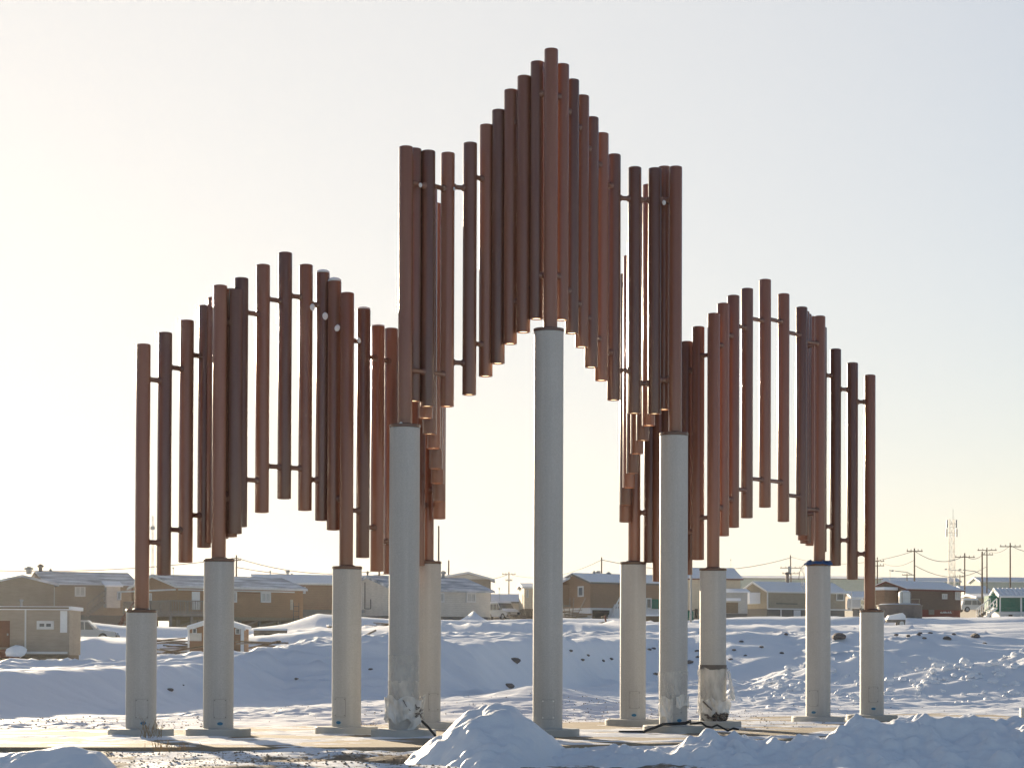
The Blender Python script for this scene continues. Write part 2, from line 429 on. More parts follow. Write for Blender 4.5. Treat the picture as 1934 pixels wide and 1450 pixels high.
# ------------------------------------------------------------------ mesh helpers
class MB:
    def __init__(s): s.v, s.f = [], []

    def add(s, vs, fs):
        o = len(s.v); s.v += [tuple(p) for p in vs]; s.f += [tuple(i + o for i in f) for f in fs]; return s

    def box(s, x0, x1, y0, y1, z0, z1):
        v = [(x0, y0, z0), (x1, y0, z0), (x1, y1, z0), (x0, y1, z0), (x0, y0, z1), (x1, y0, z1), (x1, y1, z1), (x0, y1, z1)]
        return s.add(v, [(0, 3, 2, 1), (4, 5, 6, 7), (0, 1, 5, 4), (1, 2, 6, 5), (2, 3, 7, 6), (3, 0, 4, 7)])

    def bar(s, a, b, w, h=None):
        a, b = Vector(a), Vector(b); h = h or w; d = (b - a).normalized()
        ref = Vector((0, 0, 1)) if abs(d.z) < .95 else Vector((1, 0, 0))
        x = d.cross(ref).normalized() * w / 2; y = x.cross(d).normalized() * h / 2
        v = [p + i * x + j * y for p in (a, b) for (i, j) in ((-1, -1), (1, -1), (1, 1), (-1, 1))]
        return s.add(v, [(0, 1, 2, 3), (7, 6, 5, 4), (0, 4, 5, 1), (1, 5, 6, 2), (2, 6, 7, 3), (3, 7, 4, 0)])

    def tube(s, pts, r, n=8, r1=None, caps=True):
        pts = [Vector(p) for p in pts]; k = len(pts); o = len(s.v); vs = []
        for i, p in enumerate(pts):
            d = (pts[min(i + 1, k - 1)] - pts[max(i - 1, 0)]).normalized()
            ref = Vector((0, 0, 1)) if abs(d.z) < .9 else Vector((1, 0, 0))
            x = d.cross(ref).normalized(); y = x.cross(d).normalized()
            rr = r[i] if isinstance(r, (list, tuple)) else (r if r1 is None else r + (r1 - r) * i / (k - 1))
            vs += [p + (x * math.cos(2 * math.pi * j / n) + y * math.sin(2 * math.pi * j / n)) * rr for j in range(n)]
        fs = [(i * n + j, i * n + (j + 1) % n, (i + 1) * n + (j + 1) % n, (i + 1) * n + j) for i in range(k - 1) for j in range(n)]
        if caps: fs += [tuple(range(n))[::-1], tuple((k - 1) * n + j for j in range(n))]
        return s.add(vs, fs)

    def lathe(s, prof, n=24, c=(0, 0, 0)):
        rings, o = [], len(s.v); vs, fs = [], []
        for (r, z) in prof:
            if r < 1e-5: rings.append([len(vs)]); vs.append((c[0], c[1], c[2] + z))
            else:
                rings.append(list(range(len(vs), len(vs) + n)))
                vs += [(c[0] + r * math.cos(2 * math.pi * j / n), c[1] + r * math.sin(2 * math.pi * j / n), c[2] + z) for j in range(n)]
        for a, b in zip(rings, rings[1:]):
            for j in range(n):
                k = (j + 1) % n
                if len(a) == 1 and len(b) == 1: continue
                if len(a) == 1: fs.append((a[0], b[k], b[j]))
                elif len(b) == 1: fs.append((a[j], a[k], b[0]))
                else: fs.append((a[j], a[k], b[k], b[j]))
        return s.add(vs, fs)

    def prism(s, poly, axis, a, b):
        """poly of 2-D points extruded along 'x' or 'y' from a to b (poly = (other horizontal, z))"""
        n = len(poly)
        def P(t, p): return (t, p[0], p[1]) if axis == 'x' else (p[0], t, p[1])
        vs = [P(a, p) for p in poly] + [P(b, p) for p in poly]
        return s.add(vs, [tuple(range(n)), tuple(range(2 * n - 1, n - 1, -1))] + [(i, i + n, (i + 1) % n + n, (i + 1) % n) for i in range(n)])

    def build(s, name, m, parent=None, smooth=False, loc=None, rotz=0):
        me = bpy.data.meshes.new(name); me.from_pydata(s.v, [], s.f)
        import bmesh
        bm = bmesh.new(); bm.from_mesh(me); bmesh.ops.recalc_face_normals(bm, faces=bm.faces); bm.to_mesh(me); bm.free()
        me.materials.append(m)
        if smooth:
            me.polygons.foreach_set('use_smooth', [True] * len(me.polygons))
            me.set_sharp_from_angle(angle=R(35))
        o = bpy.data.objects.new(name, me); COL.objects.link(o)
        if parent: o.parent = parent
        if loc is not None: o.location = loc
        o.rotation_euler.z = rotz
        return o


def tag(o, label, cat, group=None, kind=None):
    o['label'] = label
    if cat: o['category'] = cat
    if group: o['group'] = group
    if kind: o['kind'] = kind
    return o


def thing(name, label, cat, loc=(0, 0, 0), rotz=0, group=None):
    o = bpy.data.objects.new(name, None); COL.objects.link(o); o.location = loc; o.rotation_euler.z = rotz
    o.empty_display_size = .3
    return tag(o, label, cat, group)


def grid_mesh(name, X, Y, Z, m, attrs=None, smooth=True):
    ny, nx = X.shape
    co = np.stack([X, Y, Z], -1).reshape(-1, 3).astype(np.float32)
    idx = np.arange(nx * ny).reshape(ny, nx)
    q = np.stack([idx[:-1, :-1], idx[:-1, 1:], idx[1:, 1:], idx[1:, :-1]], -1).reshape(-1, 4)
    me = bpy.data.meshes.new(name)
    me.vertices.add(len(co)); me.vertices.foreach_set('co', co.ravel())
    me.loops.add(q.size); me.loops.foreach_set('vertex_index', q.ravel().astype(np.int32))
    me.polygons.add(len(q)); me.polygons.foreach_set('loop_start', np.arange(0, q.size, 4, dtype=np.int32))
    me.update(calc_edges=True)
    if smooth: me.polygons.foreach_set('use_smooth', np.ones(len(q), bool))
    for k, a in (attrs or {}).items():
        at_ = me.attributes.new(k, 'FLOAT', 'POINT'); at_.data.foreach_set('value', a.ravel().astype(np.float32))
    me.materials.append(m); me.validate()
    o = bpy.data.objects.new(name, me); COL.objects.link(o)
    return o


# ------------------------------------------------------------------ the ground
def lines(segs):
    out = []
    for a, b, st in segs: out += list(np.arange(a, b, st))
    return np.array(out)


def geo(a, b, k):
    return list(a * (b / a) ** (np.arange(1, k + 1) / k))


xs_pos = list(lines([(0, 9, .075), (9, 18, .2), (18, 60, .6), (60, 130, 2.0)])) + geo(130, 5000, 22)
xs = np.array([-x for x in xs_pos[:0:-1]] + xs_pos)
ys = np.array([-400, -120, -40, -12, -2, 6, 12, 16] + list(lines([(18, 52, .075), (52, 75, .14), (75, 110, .3), (110, 240, 1.0), (240, 340, 4)])) + geo(340, 6000, 24))
GX, GY = np.meshgrid(xs, ys)
GZ = height(GX, GY)
pxg = GX / np.maximum(GY, 5) * F + CX
dirt = np.zeros_like(GX)
dn = fbm(GX * .5, GY * .7, 71, 4)
nearm = 1 - sstep(50, 60, GY)
fg = (1 - sstep(25.0, 26.0, GY)) * (1 - sstep(1.0, 3.0, GX))
dirt += .40 * fg
dirt += nearm * .22 * sstep(-.1, .5, dn)
dirt += nearm * .20 * np.exp(-((GY - 39) / 4) ** 2) * sstep(1000, 1100, pxg) * (1 - sstep(1500, 1700, pxg))
dirt += nearm * .22 * np.exp(-((GY - 36) / 2.5) ** 2) * (1 - sstep(250, 420, pxg))
dirt += .22 * sstep(60, 80, GY) * (1 - sstep(100, 125, GY)) * (1 - sstep(420, 520, pxg)) * sstep(-.2, .3, dn)
dirt += .16 * sstep(62, 80, GY) * (1 - sstep(160, 200, GY)) * sstep(.1, .6, dn)
ground = grid_mesh('snow_ground', GX, GY, GZ, M['ground'], {'dirt': dirt})
tag(ground, 'wind packed snow field with gravel showing through near the columns', None, kind='structure')

# concrete pad under the columns
mb = MB()
poly = [(x, f) for x, f in zip(PADX, PADF)] + [(x, b) for x, b in zip(PADX[::-1], PADB[::-1])]
n = len(poly)
mb.add([(x, y, 0.0) for x, y in poly] + [(x, y, -.3) for x, y in poly], [tuple(range(n)), tuple(range(2 * n - 1, n - 1, -1))] + [(i, i + n, (i + 1) % n + n, (i + 1) % n) for i in range(n)])
pad = mb.build('concrete_pad', M['concrete']); tag(pad, 'low tan concrete pad dusted with snow under the columns', None, kind='structure')


# foreground ploughed snow banks (real heaps standing between the lens and the pad)
def bank(name, label, sil, Yc, back, front, lump, seed, step=.035, chunk=1.0, sf=.34, sb=.5):
    px_ = [p[0] for p in sil]; hs = []
    for (px, py) in sil: hs.append(at(px, py, Yc).z)
    xk = [at(p[0], p[1], Yc).x for p in sil]
    x = np.arange(xk[0], xk[-1], step); y = np.arange(Yc - front, Yc + back, step)
    X, Y = np.meshgrid(x, y)
    yc = Yc + .22 * vnoise(X * .7, X * 0 + seed, seed)
    xf = np.linspace(xk[0], xk[-1], 400); hf = np.interp(xf, xk, hs)
    ker = np.exp(-np.linspace(-2, 2, 9) ** 2); hf = np.convolve(np.pad(hf, 4, 'edge'), ker / ker.sum(), 'valid')
    H = np.interp(X, xf, hf)
    v = Y - yc
    c = .38 if 'mound' in name else .22
    drop = np.where(v > 0, sb, sf) * (np.sqrt(v * v + c * c) - c)
    Z0 = np.maximum(H - drop, -.75)
    w1, v1 = worley(X * 2.2, Y * 2.2, seed); w2, v2 = worley(X * 5.5, Y * 5.5, seed + 3)
    l1 = np.clip(.75 - w1, 0, 1) * (.4 + v1); l2 = np.clip(.7 - w2, 0, 1) * (.3 + v2)
    w3, v3 = worley(X * 11, Y * 11, seed + 6); l3 = np.clip(.7 - w3, 0, 1) * (.2 + v3)
    nz = lump * (.085 * (l1 - .3) * chunk + .075 * (l2 - .3) * chunk + .028 * (l3 - .3) * chunk + .07 * fbm(X * 1.1, Y * 1.1, seed, 4) + .016 * fbm(X * 6, Y * 6, seed + 1, 3) + .045 * fbm(X * 2.6, Y * 2.6, seed + 12, 3))
    Z = Z0 + nz * sstep(-.5, .1, Z0)
    o = grid_mesh(name, X, Y, Z, M['snow'])
    return tag(o, label, None, kind='structure')


bank('snow_mound', 'large smooth shovelled snow mound in front of the tallest column',
     [(715, 1485), (742, 1460), (765, 1436), (795, 1408), (835, 1388), (862, 1364), (885, 1345), (910, 1336), (940, 1334), (965, 1337), (985, 1350), (1008, 1366), (1030, 1388), (1050, 1406), (1080, 1420), (1120, 1440), (1160, 1460)],
     23.4, 2.2, 3.2, .85, 4, chunk=.85, sf=.40, sb=.62)
bank('snow_bank', 'long lumpy ploughed snow bank along the bottom right foreground',
     [(1000, 1446), (1060, 1424), (1110, 1418), (1180, 1408), (1230, 1408), (1290, 1400), (1340, 1384), (1400, 1388), (1440, 1394), (1480, 1398), (1540, 1388), (1600, 1372), (1625, 1362), (1660, 1368), (1720, 1368), (1740, 1357), (1780, 1368), (1820, 1349), (1840, 1344), (1880, 1353), (1934, 1353), (2040, 1356), (2150, 1376)],
     23.0, 2.2, 3.0, 1.0, 9, chunk=1.15, step=.028, sf=.36, sb=.42)
bank('snow_bank', 'low rounded snow bank at the bottom left foreground',
     [(-160, 1425), (-60, 1420), (0, 1420), (60, 1414), (150, 1412), (190, 1419), (212, 1440), (232, 1458)],
     21.9, 1.6, 1.9, .5, 14, chunk=.3, sf=.34, sb=.45)


def chunk_mesh(name, r, seed, m, squash=.75, sub=2):
    import bmesh
    bm = bmesh.new(); bmesh.ops.create_icosphere(bm, subdivisions=sub, radius=r)
    rn = random.Random(seed); ax = [Vector((rn.uniform(-1, 1), rn.uniform(-1, 1), rn.uniform(-1, 1))).normalized() for _ in range(7)]
    off = [rn.uniform(.62, .92) for _ in ax]
    for v in bm.verts:
        d = v.co.normalized(); s = 1.0
        for a, o in zip(ax, off):
            t = d.dot(a)
            if t * s > o: s = o / t
        v.co = d * r * s * (1 + .05 * rn.uniform(-1, 1)); v.co.z *= squash
    me = bpy.data.meshes.new(name); bm.to_mesh(me); bm.free(); me.materials.append(m)
    return me


# single snow lumps thrown up on the banks
CH = [chunk_mesh('snow_chunk', 1.0, s, M['snow']) for s in range(5)]
chunk_list = [(1638, 1196 + 8, 60, .0)]
spots = [(1775, 1210, 58.5, .40, 'white snow block standing on the crest of the far berm'),
         (1762, 1228, 57.5, .22, 'small snow block just under the block on the berm crest'),
         (1750, 1252, 56.5, .32, 'rounded snow block halfway down the far berm'),
         (1738, 1275, 55.5, .26, 'low snow block near the foot of the far berm'),
         (1822, 1232, 58.5, .30, 'flat topped snow block at the right part of the far berm')]
for i, (px, py, Y, r, lb) in enumerate(spots):
    p = at(px, py, Y)
    if Y > 30: p.z = gz(p.x, p.y) + r * .2
    o = bpy.data.objects.new('snow_block', CH[i % 5]); COL.objects.link(o)
    r *= .5 if Y > 30 else .8; o.location = p; o.scale = (r * 1.25, r, r); o.rotation_euler = (.3 * i, .2 * i, 1.3 * i)
    tag(o, lb, 'snow block', 'snow blocks on the ploughed banks')

# countless small crumbs: snow crumbs on banks, gravel on the pad front
def scatter(name, label, pts, meshes_r, m, kind='stuff', sub=1):
    import bmesh
    vs, fs = [], []
    proto = []
    for s in range(4):
        me = chunk_mesh('tmp', 1.0, s + 40, m, sub=sub)
        proto.append((np.array([v.co[:] for v in me.vertices]), [tuple(p.vertices) for p in me.polygons])); bpy.data.meshes.remove(me)
    for (x, y, z, r) in pts:
        pv, pf = random.choice(proto); a = random.uniform(0, 6.28); c, s_ = math.cos(a), math.sin(a)
        o = len(vs); q = pv * r
        vs += [(x + c * p[0] - s_ * p[1], y + s_ * p[0] + c * p[1], z + p[2] * .8) for p in q]
        fs += [tuple(i + o for i in f) for f in pf]
    me = bpy.data.meshes.new(name); me.from_pydata(vs, [], fs); me.materials.append(m)
    ob = bpy.data.objects.new(name, me); COL.objects.link(ob); ob['kind'] = kind; ob['label'] = label
    return ob


pts = []
for _ in range(2600):
    y = random.uniform(20.6, 25.4); x = random.uniform(-5.6, -.2)
    pts.append((x, y, 0, random.choice((.005, .007, .010, .015)) * random.uniform(.7, 1.3)))
for _ in range(900):
    y = random.uniform(33, 44); x = random.uniform(.6, 5.0); pts.append((x, y, 0, random.uniform(.006, .018)))
for _ in range(500):
    y = random.uniform(32, 38); x = random.uniform(-9, -4.5); pts.append((x, y, 0, random.uniform(.006, .022)))
for _ in range(500):
    y = random.uniform(36, 48); x = random.uniform(-4.5, 9); pts.append((x, y, 0, random.uniform(.006, .018)))
hz = height(np.array([p[0] for p in pts]), np.array([p[1] for p in pts]))
pts = [(p[0], p[1], max(z, -.9) + p[3] * .2, p[3]) for p, z in zip(pts, hz)]
scatter('gravel', 'brown gravel scattered over the thin snow around the pad', pts, None, M['rock'])

pts = []
for _ in range(420):
    px = random.uniform(1380, 1990); Y = random.gauss(58, 3.2)
    x = ray_m(px) * Y; pts.append((x, Y, 0, random.uniform(.04, .16) * random.choice((.6, 1, 1))))
hz = height(np.array([p[0] for p in pts]), np.array([p[1] for p in pts]))
pts = [(p[0], p[1], z + p[3] * .2, p[3]) for p, z in zip(pts, hz)]
scatter('snow_crumbs', 'broken snow lumps strewn over the far ploughed berm', pts, None, M['snow'], sub=2)

# ------------------------------------------------------------------ the sculpture
K = F * .4                       # Y = K / (column width in px)
sc = thing('pipe_sculpture', 'tall three peaked sculpture of rust brown pipes carried on grey steel columns', 'sculpture', (0.5, 31, 0))


def child(o, parent):
    o.parent = parent; o.matrix_parent_inverse = Matrix.Identity(4); return o


SC0 = Vector((0.5, 31, 0))
PR = .095                        # pipe radius


def pipe_mesh(L):
    mb = MB()
    mb.lathe([(0, .035), (PR * .80, .035), (PR * .82, .004), (PR * .86, 0), (PR - .003, 0), (PR, .004), (PR, L - .018), (PR - .006, L - .006), (PR * .7, L + .004), (0, L + .008)], 28)
    return mb


pipes = []


def pipe(px, ytop, ybot, w, kind, lit=False, zb=None, snow=0):
    Y = K / w
    T = at(px, ytop, Y)
    zb = at(px, ybot, Y).z if zb is None else zb
    o = pipe_mesh(T.z - zb).build('pipe', M['pipe_a'] if kind == 'a' else M['pipe_b'], sc, True, (T.x - SC0.x, Y - SC0.y, zb))
    dl = MB().lathe([(0, .012), (PR * .62, .012), (PR * .64, .034)], 16).build('downlight', M['glow'] if lit else M['lens'], o)
    if snow:
        L = T.z - zb
        mb = MB(); mb.lathe([(PR * .98, L - .002), (PR * .97, L + .012 * snow), (PR * .7, L + .032 * snow), (PR * .3, L + .042 * snow), (0, L + .044 * snow)], 20)
        mb.build('snow_cap', M['snow'], o, True)
    pipes.append(dict(x=T.x, y=Y, zt=T.z, zb=zb, o=o))
    return pipes[-1]


# columns: px at base, width px, top py of the grey shaft, pipe px at top, pipe top py, nominal bottom py for the links
COLS = [(266, 57.5, 1157, 271, 650, 1108), (412, 57.0, 1061, 416, 539, 1003), (654, 55.3, 1075, 656, 553, 1022),
        (762, 57.3, 808, 767, 277, 758), (806, 51.5, 1065, 809, 575, 1010), (1034, 56.2, 627, 1041, 93, 578),
        (1195, 48.9, 1066, 1199, 590, 1020), (1271.5, 53.5, 823, 1276, 315, 774), (1346, 50.0, 1078, 1348, 592, 1030),
        (1545, 46.4, 1069, 1548, 597, 1022), (1646.5, 44.9, 1156, 1643, 708, 1118)]
PANELS = {0: (272, 1338, 275, 1364, False), 1: (419, 1338, 419, 1365, False), 2: (643, 1335, 641, 1363, False), 4: (820, 1325, None, None, False),
          5: (1034.5, 1339, None, None, True), 6: (1197, 1321, 1196, 1349, False), 7: (1275, 1330, 1281, 1359, False), 9: (1533, 1318, 1534, 1344, False), 10: (1646, 1311, 1646, 1337, False)}


def patch_mb(r, a0, a1, z0, z1, n=6):
    mb = MB(); vs = []
    for i in range(n + 1):
        a = a0 + (a1 - a0) * i / n
        for rr in (r, r - .02):
            for z in (z0, z1): vs.append((rr * math.sin(a), -rr * math.cos(a), z))
    fs = []
    for i in range(n):
        b = i * 4; c = b + 4
        fs += [(b, c, c + 1, b + 1), (b + 2, b + 3, c + 3, c + 2), (b + 1, c + 1, c + 3, b + 3), (b, b + 2, c + 2, c)]
    fs += [(0, 1, 3, 2), (n * 4, n * 4 + 2, n * 4 + 3, n * 4 + 1)]
    return mb.add(vs, fs)


colpipes = []
columns = []
for i, (px, w, ptop, tpx, tpy, nb) in enumerate(COLS):
    Y = K / w; ppm = F / Y
    top = at(px, ptop, Y); bx = at(px, 1390, Y).x
    zt = top.z
    cobj = MB().lathe([(0, .06), (.2, .06), (.2, zt - .004), (.196, zt), (0, zt)], 40).build('column', M['column'], sc, True, (bx - SC0.x, Y - SC0.y, 0))
    MB().lathe([(0, -.004), (.425, -.004), (.43, 0), (.43, .085), (.42, .098), (.21, .10), (.2005, .103), (0, .103)], 40).build('base_plate', M['plate'], cobj, True)
    # a weld bead and the flange under the carried pipe
    MB().lathe([(0, zt + .002), (.204, zt + .002), (.207, zt + .006), (.207, zt + .036), (.202, zt + .042), (.12, zt + .044), (.1, zt + .06), (0, zt + .06)], 40).build('flange', M['flange'], cobj, True)
    P = pipe(tpx, tpy, ptop, w, 'a', zb=zt + .03)
    P['nb'] = at(px, nb, Y).z
    colpipes.append(P); columns.append((bx, Y, zt))
    if i in PANELS:
        qx, qy, sx, sy, bolts = PANELS[i]
        a = math.asin(max(-.9, min(.9, (qx - px) / ppm / .2))); zc = at(px, qy, Y - .2).z
        da = .082 / .2
        patch_mb(.2012, a - da - .016, a + da + .016, zc - .1305, zc + .1305).build('panel_gap', M['gap'], cobj)
        patch_mb(.2035, a - da, a + da, zc - .128, zc + .128).build('access_panel', M['column'], cobj)
        for (sa, sz) in ((-1, -1), (1, -1), (1, 1), (-1, 1)):
            aa = a + sa * (da - .06); mbx = MB()
            c = Vector((.2035 * math.sin(aa), -.2035 * math.cos(aa), zc + sz * .11)); nrm = Vector((math.sin(aa), -math.cos(aa), 0))
            mbx.tube([c - nrm * .004, c + nrm * .006], .011 if bolts else .006, 8); mbx.build('bolt', M['bolt'] if bolts else M['gap'], cobj)
        if sx:
            a = math.asin(max(-.9, min(.9, (sx - px) / ppm / .2))); zc = at(px, sy, Y - .2).z
            st = patch_mb(.2022, a - .26, a + .26, zc - .042, zc + .042).build('sticker', M['paper'], cobj)
            mbx = MB(); vs = []
            for rr in (.2036,):
                vs = [(rr * math.sin(a), -rr * math.cos(a), zc - .006)] + [(rr * math.sin(a + .19 * math.cos(t)), -rr * math.cos(a + .19 * math.cos(t)), zc - .006 + .022 * math.sin(t)) for t in np.linspace(0, 6.283, 17)[:-1]]
            mbx.add(vs, [(0, k + 1, (k + 1) % 16 + 1) for k in range(16)]); mbx.build('sticker_print', M['blue'], cobj)

c1, c2, c3, c4, c5, c6, c7, c8, c9, c10, c11 = colpipes
chain = []


def ch(*a, **k):
    p = pipe(*a, **k); chain.append(p); return p


a_, b_ = 'a', 'b'
chain.append(c1)
for r in ((312, 628, 1086, 57.0, b_), (353, 605, 1062, 56.5, a_), (388, 577, 1034, 56.05, b_), (405, 562, 1025, 56.15, a_), (421, 553, 1017, 56.3, b_),
          (437, 546, 1014, 56.65, a_), (446, 546, 1008, 56.9, b_)):
    ch(*r)
chain[1]['snow'] = 1
chain.append(c2)
for r in ((456, 525, 995, 56.6, b_), (497, 500, 968, 56.1, a_), (539, 477, 942, 55.6, b_), (578, 500, 964, 55.2, a_)): ch(*r)
ch(610, 515, 983, 54.9, b_, snow=1); ch(632, 531, 1001, 55.05, a_, snow=1.2)
chain.append(c3)
ch(687, 584, 1053, 54.9, b_, snow=.8); ch(714, 616, 1079, 54.3, a_, snow=.6); ch(739, 620, 1084, 53.7, b_)
for r in ((752, 638, 1100, 53.2, a_), (765, 650, 1108, 52.8, b_), (778, 640, 1100, 52.3, a_), (792, 612, 1068, 51.9, b_)): ch(*r)
chain.append(c5)
for (x, yb, w, k, ln) in ((828, 980, 51.8, a_, 440), (828, 947, 52.4, b_, 444), (825, 913, 53.1, a_, 450), (822, 885, 53.8, b_, 456), (818, 847, 54.5, a_, 463), (810, 820, 55.3, b_, 465), (803, 790, 56.0, a_, 468)):
    ch(x + 3, yb - ln, yb, w, k, lit=(yb != 980))
ch(783, 281, 758, 56.7, b_, lit=True)
chain.append(c4)
ch(809, 285, 768, 56.6, b_, lit=True); ch(846, 289, 768, 56.0, a_, lit=True); ch(888, 270, 746, 55.75, b_, lit=True)
ch(919, 236, 711, 55.35, a_, lit=True); ch(942, 208, 687, 55.45, b_, lit=True); ch(965, 170, 650, 55.6, a_, lit=True); ch(990, 144, 628, 55.8, a_, lit=True); ch(1015, 117, 603, 55.9, b_, lit=True)
chain.append(c6)
ch(1062, 122, 605, 55.8, a_, lit=True); ch(1081, 151, 630, 55.4, b_, lit=True); ch(1100, 181, 656, 55.0, a_, lit=True); ch(1118, 222, 694, 54.6, b_, lit=True); ch(1137, 252, 719, 54.1, a_, lit=True)
ch(1160, 292, 756, 53.6, b_, lit=True); ch(1199, 316, 781, 53.4, b_, lit=True); ch(1237, 318, 782, 53.4, b_, lit=True)
chain.append(c8)
ch(1255, 315, 774, 53.1, a_, lit=True)
for (x, yb, w, k, ln) in ((1223, 804, 52.4, a_, 455), (1212, 832, 51.8, b_, 450), (1201, 857, 51.2, a_, 446), (1193, 894, 50.6, b_, 442), (1186, 921, 50.0, a_, 438), (1180, 953, 49.5, b_, 436), (1179, 986, 49.1, a_, 434)):
    ch(x + 3, yb - ln, yb, w, k, lit=(yb != 986))
chain.append(c7)
for r in ((1228, 622, 1062, 48.8, b_), (1245, 655, 1098, 48.9, a_), (1262, 665, 1106, 49.0, b_), (1279, 658, 1100, 49.1, a_)): ch(*r)
ch(1297, 645, 1085, 49.3, b_); ch(1319, 617, 1057, 49.6, a_)
chain.append(c9)
ch(1366, 573, 1012, 49.6, a_); ch(1385, 558, 996, 49.1, a_); ch(1411, 545, 978, 48.6, b_); ch(1445, 528, 958, 48.1, a_); ch(1480, 555, 985, 47.5, a_); ch(1514, 580, 1010, 46.95, b_)
chain.append(c10)
for r in ((1518, 588, 1020, 46.05, a_), (1522, 593, 1026, 45.7, b_), (1532, 598, 1030, 45.4, a_), (1551, 618, 1042, 45.15, b_)): ch(*r)
ch(1578, 659, 1068, 45.0, b_); ch(1610, 685, 1094, 44.9, b_)
chain.append(c11)

for p, q in zip(chain, chain[1:]):
    d = math.hypot(p['x'] - q['x'], p['y'] - q['y'])
    if d > 1.3: continue
    for zz in (min(p['zt'], q['zt']) - .455, max(p.get('nb', p['zb']), q.get('nb', q['zb'])) + .43):
        A = Vector((p['x'], p['y'], zz)) - SC0; B = Vector((q['x'], q['y'], zz)) - SC0
        u = (B - A).normalized(); a0 = A + u * (PR - .012); b0 = B - u * (PR - .012); L = (b0 - a0).length
        if L < .02: continue
        e = min(.03, L * .3)
        mb = MB(); mb.tube([a0, a0 + u * e * .5, a0 + u * e, a0 + u * (e + .012), b0 - u * (e + .012), b0 - u * e, b0 - u * e * .5, b0], [.052, .050, .042, .033, .033, .042, .050, .052], 12)
        mb.build('link', M['pipe_b'], sc, True)
# snow stuck to links on the left wave
for (px, py, w, r) in ((590, 580, 55.6, .045), (614, 597, 55.5, .05), (637, 620, 55.6, .05), (678, 643, 55.4, .04), (794, 350, 57.2, .03), (1254, 383, 53.6, .035), (858, 357, 56.2, .025), (757, 801, 57.6, .03)):
    p = at(px, py, K / w) - SC0
    o = bpy.data.objects.new('snow_clump', CH[int(px) % 5]); COL.objects.link(o); o.parent = sc
    o.location = p; o.scale = (r * .8, r, r * 1.4)

# ------------------------------------------------------------------ things on the columns
def sleeve(name, m, parent, r, z0, z1, amp, seed, a0=0, a1=2 * math.pi, n=64, k=22, flare=0):
    full = abs(a1 - a0 - 2 * math.pi) < 1e-3
    A = np.linspace(a0, a1, n); Z = np.linspace(0, 1, k)
    AA, ZZ = np.meshgrid(A, Z)
    cx, cy = np.cos(AA) * 2, np.sin(AA) * 2
    rag0 = .5 * vnoise(cx * 1.2, cy * 1.2, seed) * amp * 3; rag1 = .5 * vnoise(cx * 1.2, cy * 1.2, seed + 1) * amp * 3
    zz = (z0 + rag0) + (z1 + rag1 - z0 - rag0) * ZZ
    fold = np.abs(fbm(cx * 1.1, zz * 4 + cy, seed + 2, 2)) + np.abs(fbm(cy * 1.2 + 7, zz * 3.5 + cx, seed + 6, 2))
    rr = r + amp * fold + flare * (1 - ZZ) * np.clip(np.sin(AA + .5), 0, 1)
    o = grid_mesh(name, rr * np.sin(AA), -rr * np.cos(AA), zz, m)
    o.parent = parent
    return o


def col_z(i, py):
    return at(COLS[i][0], py, columns[i][1] - .2).z


def wire_tangle(name, m, parent, seed, n, r, zc, spread, ang):
    rn = random.Random(seed); mb = MB()
    for _ in range(n):
        pts = []; a = ang + rn.uniform(-.7, .7); z = zc + rn.uniform(-spread, spread)
        for _ in range(6):
            rr = .215 + rn.uniform(0, .06); pts.append((rr * math.sin(a), -rr * math.cos(a), z)); a += rn.uniform(-.35, .35); z += rn.uniform(-.07, .07)
        for _q in range(2): pts = [pts[0]] + [Vector(a).lerp(Vector(b), f) for a, b in zip(pts, pts[1:]) for f in (.25, .75)] + [pts[-1]]
        mb.tube(pts, r, 5)
    return mb.build(name, m, parent, True)


# column 4: torn whitish film with cable ends
bx, Y, _ = columns[3]
t = thing('plastic_wrap', 'torn whitish plastic bunched round the base of the left tall column', 'plastic sheet', (bx, Y, 0))
sleeve('sheet', M['film'], t, .206, col_z(3, 1365), col_z(3, 1318), .055, 3)
sleeve('band', M['cloudy'], t, .203, col_z(3, 1322), col_z(3, 1285), .010, 8)
sleeve('upper_film', M['clear'], t, .202, col_z(3, 1288), col_z(3, 1236), .008, 12)
mb = MB(); mb.add([(.10, -.235, col_z(3, 1384)), (.24, -.15, col_z(3, 1362)), (.22, -.17, col_z(3, 1350)), (.13, -.245, col_z(3, 1360)), (.05, -.25, col_z(3, 1378))], [(0, 1, 2, 3, 4)])
fl = mb.build('flap', M['film'], t)
mb = MB(); mb.add([(.215, -.05, col_z(3, 1318)), (.30, -.02, col_z(3, 1309)), (.28, .02, col_z(3, 1322)), (.26, .03, col_z(3, 1345)), (.28, .0, col_z(3, 1356)), (.22, .05, col_z(3, 1360)), (.21, .02, col_z(3, 1335))], [(0, 1, 2, 3, 6), (3, 4, 5, 6)])
mb.build('flap', M['film'], t)
w_ = wire_tangle('cable_tangle', M['rope'], None, 5, 6, .005, col_z(3, 1343), .05, .55); w_.location = (bx, Y, 0)
tag(w_, 'tangle of grey cable ends hanging out of the torn white plastic', 'cable')
mb = MB(); A = at(797, 1361, Y - .12); B = at(822, 1388, Y - .5); mb.tube([A, A * .5 + B * .5 + Vector((0, 0, .01)), B], .017, 8)
tag(mb.build('cable', M['black'], None, True), 'short black cable running from torn white plastic down to snow mound', 'cable')

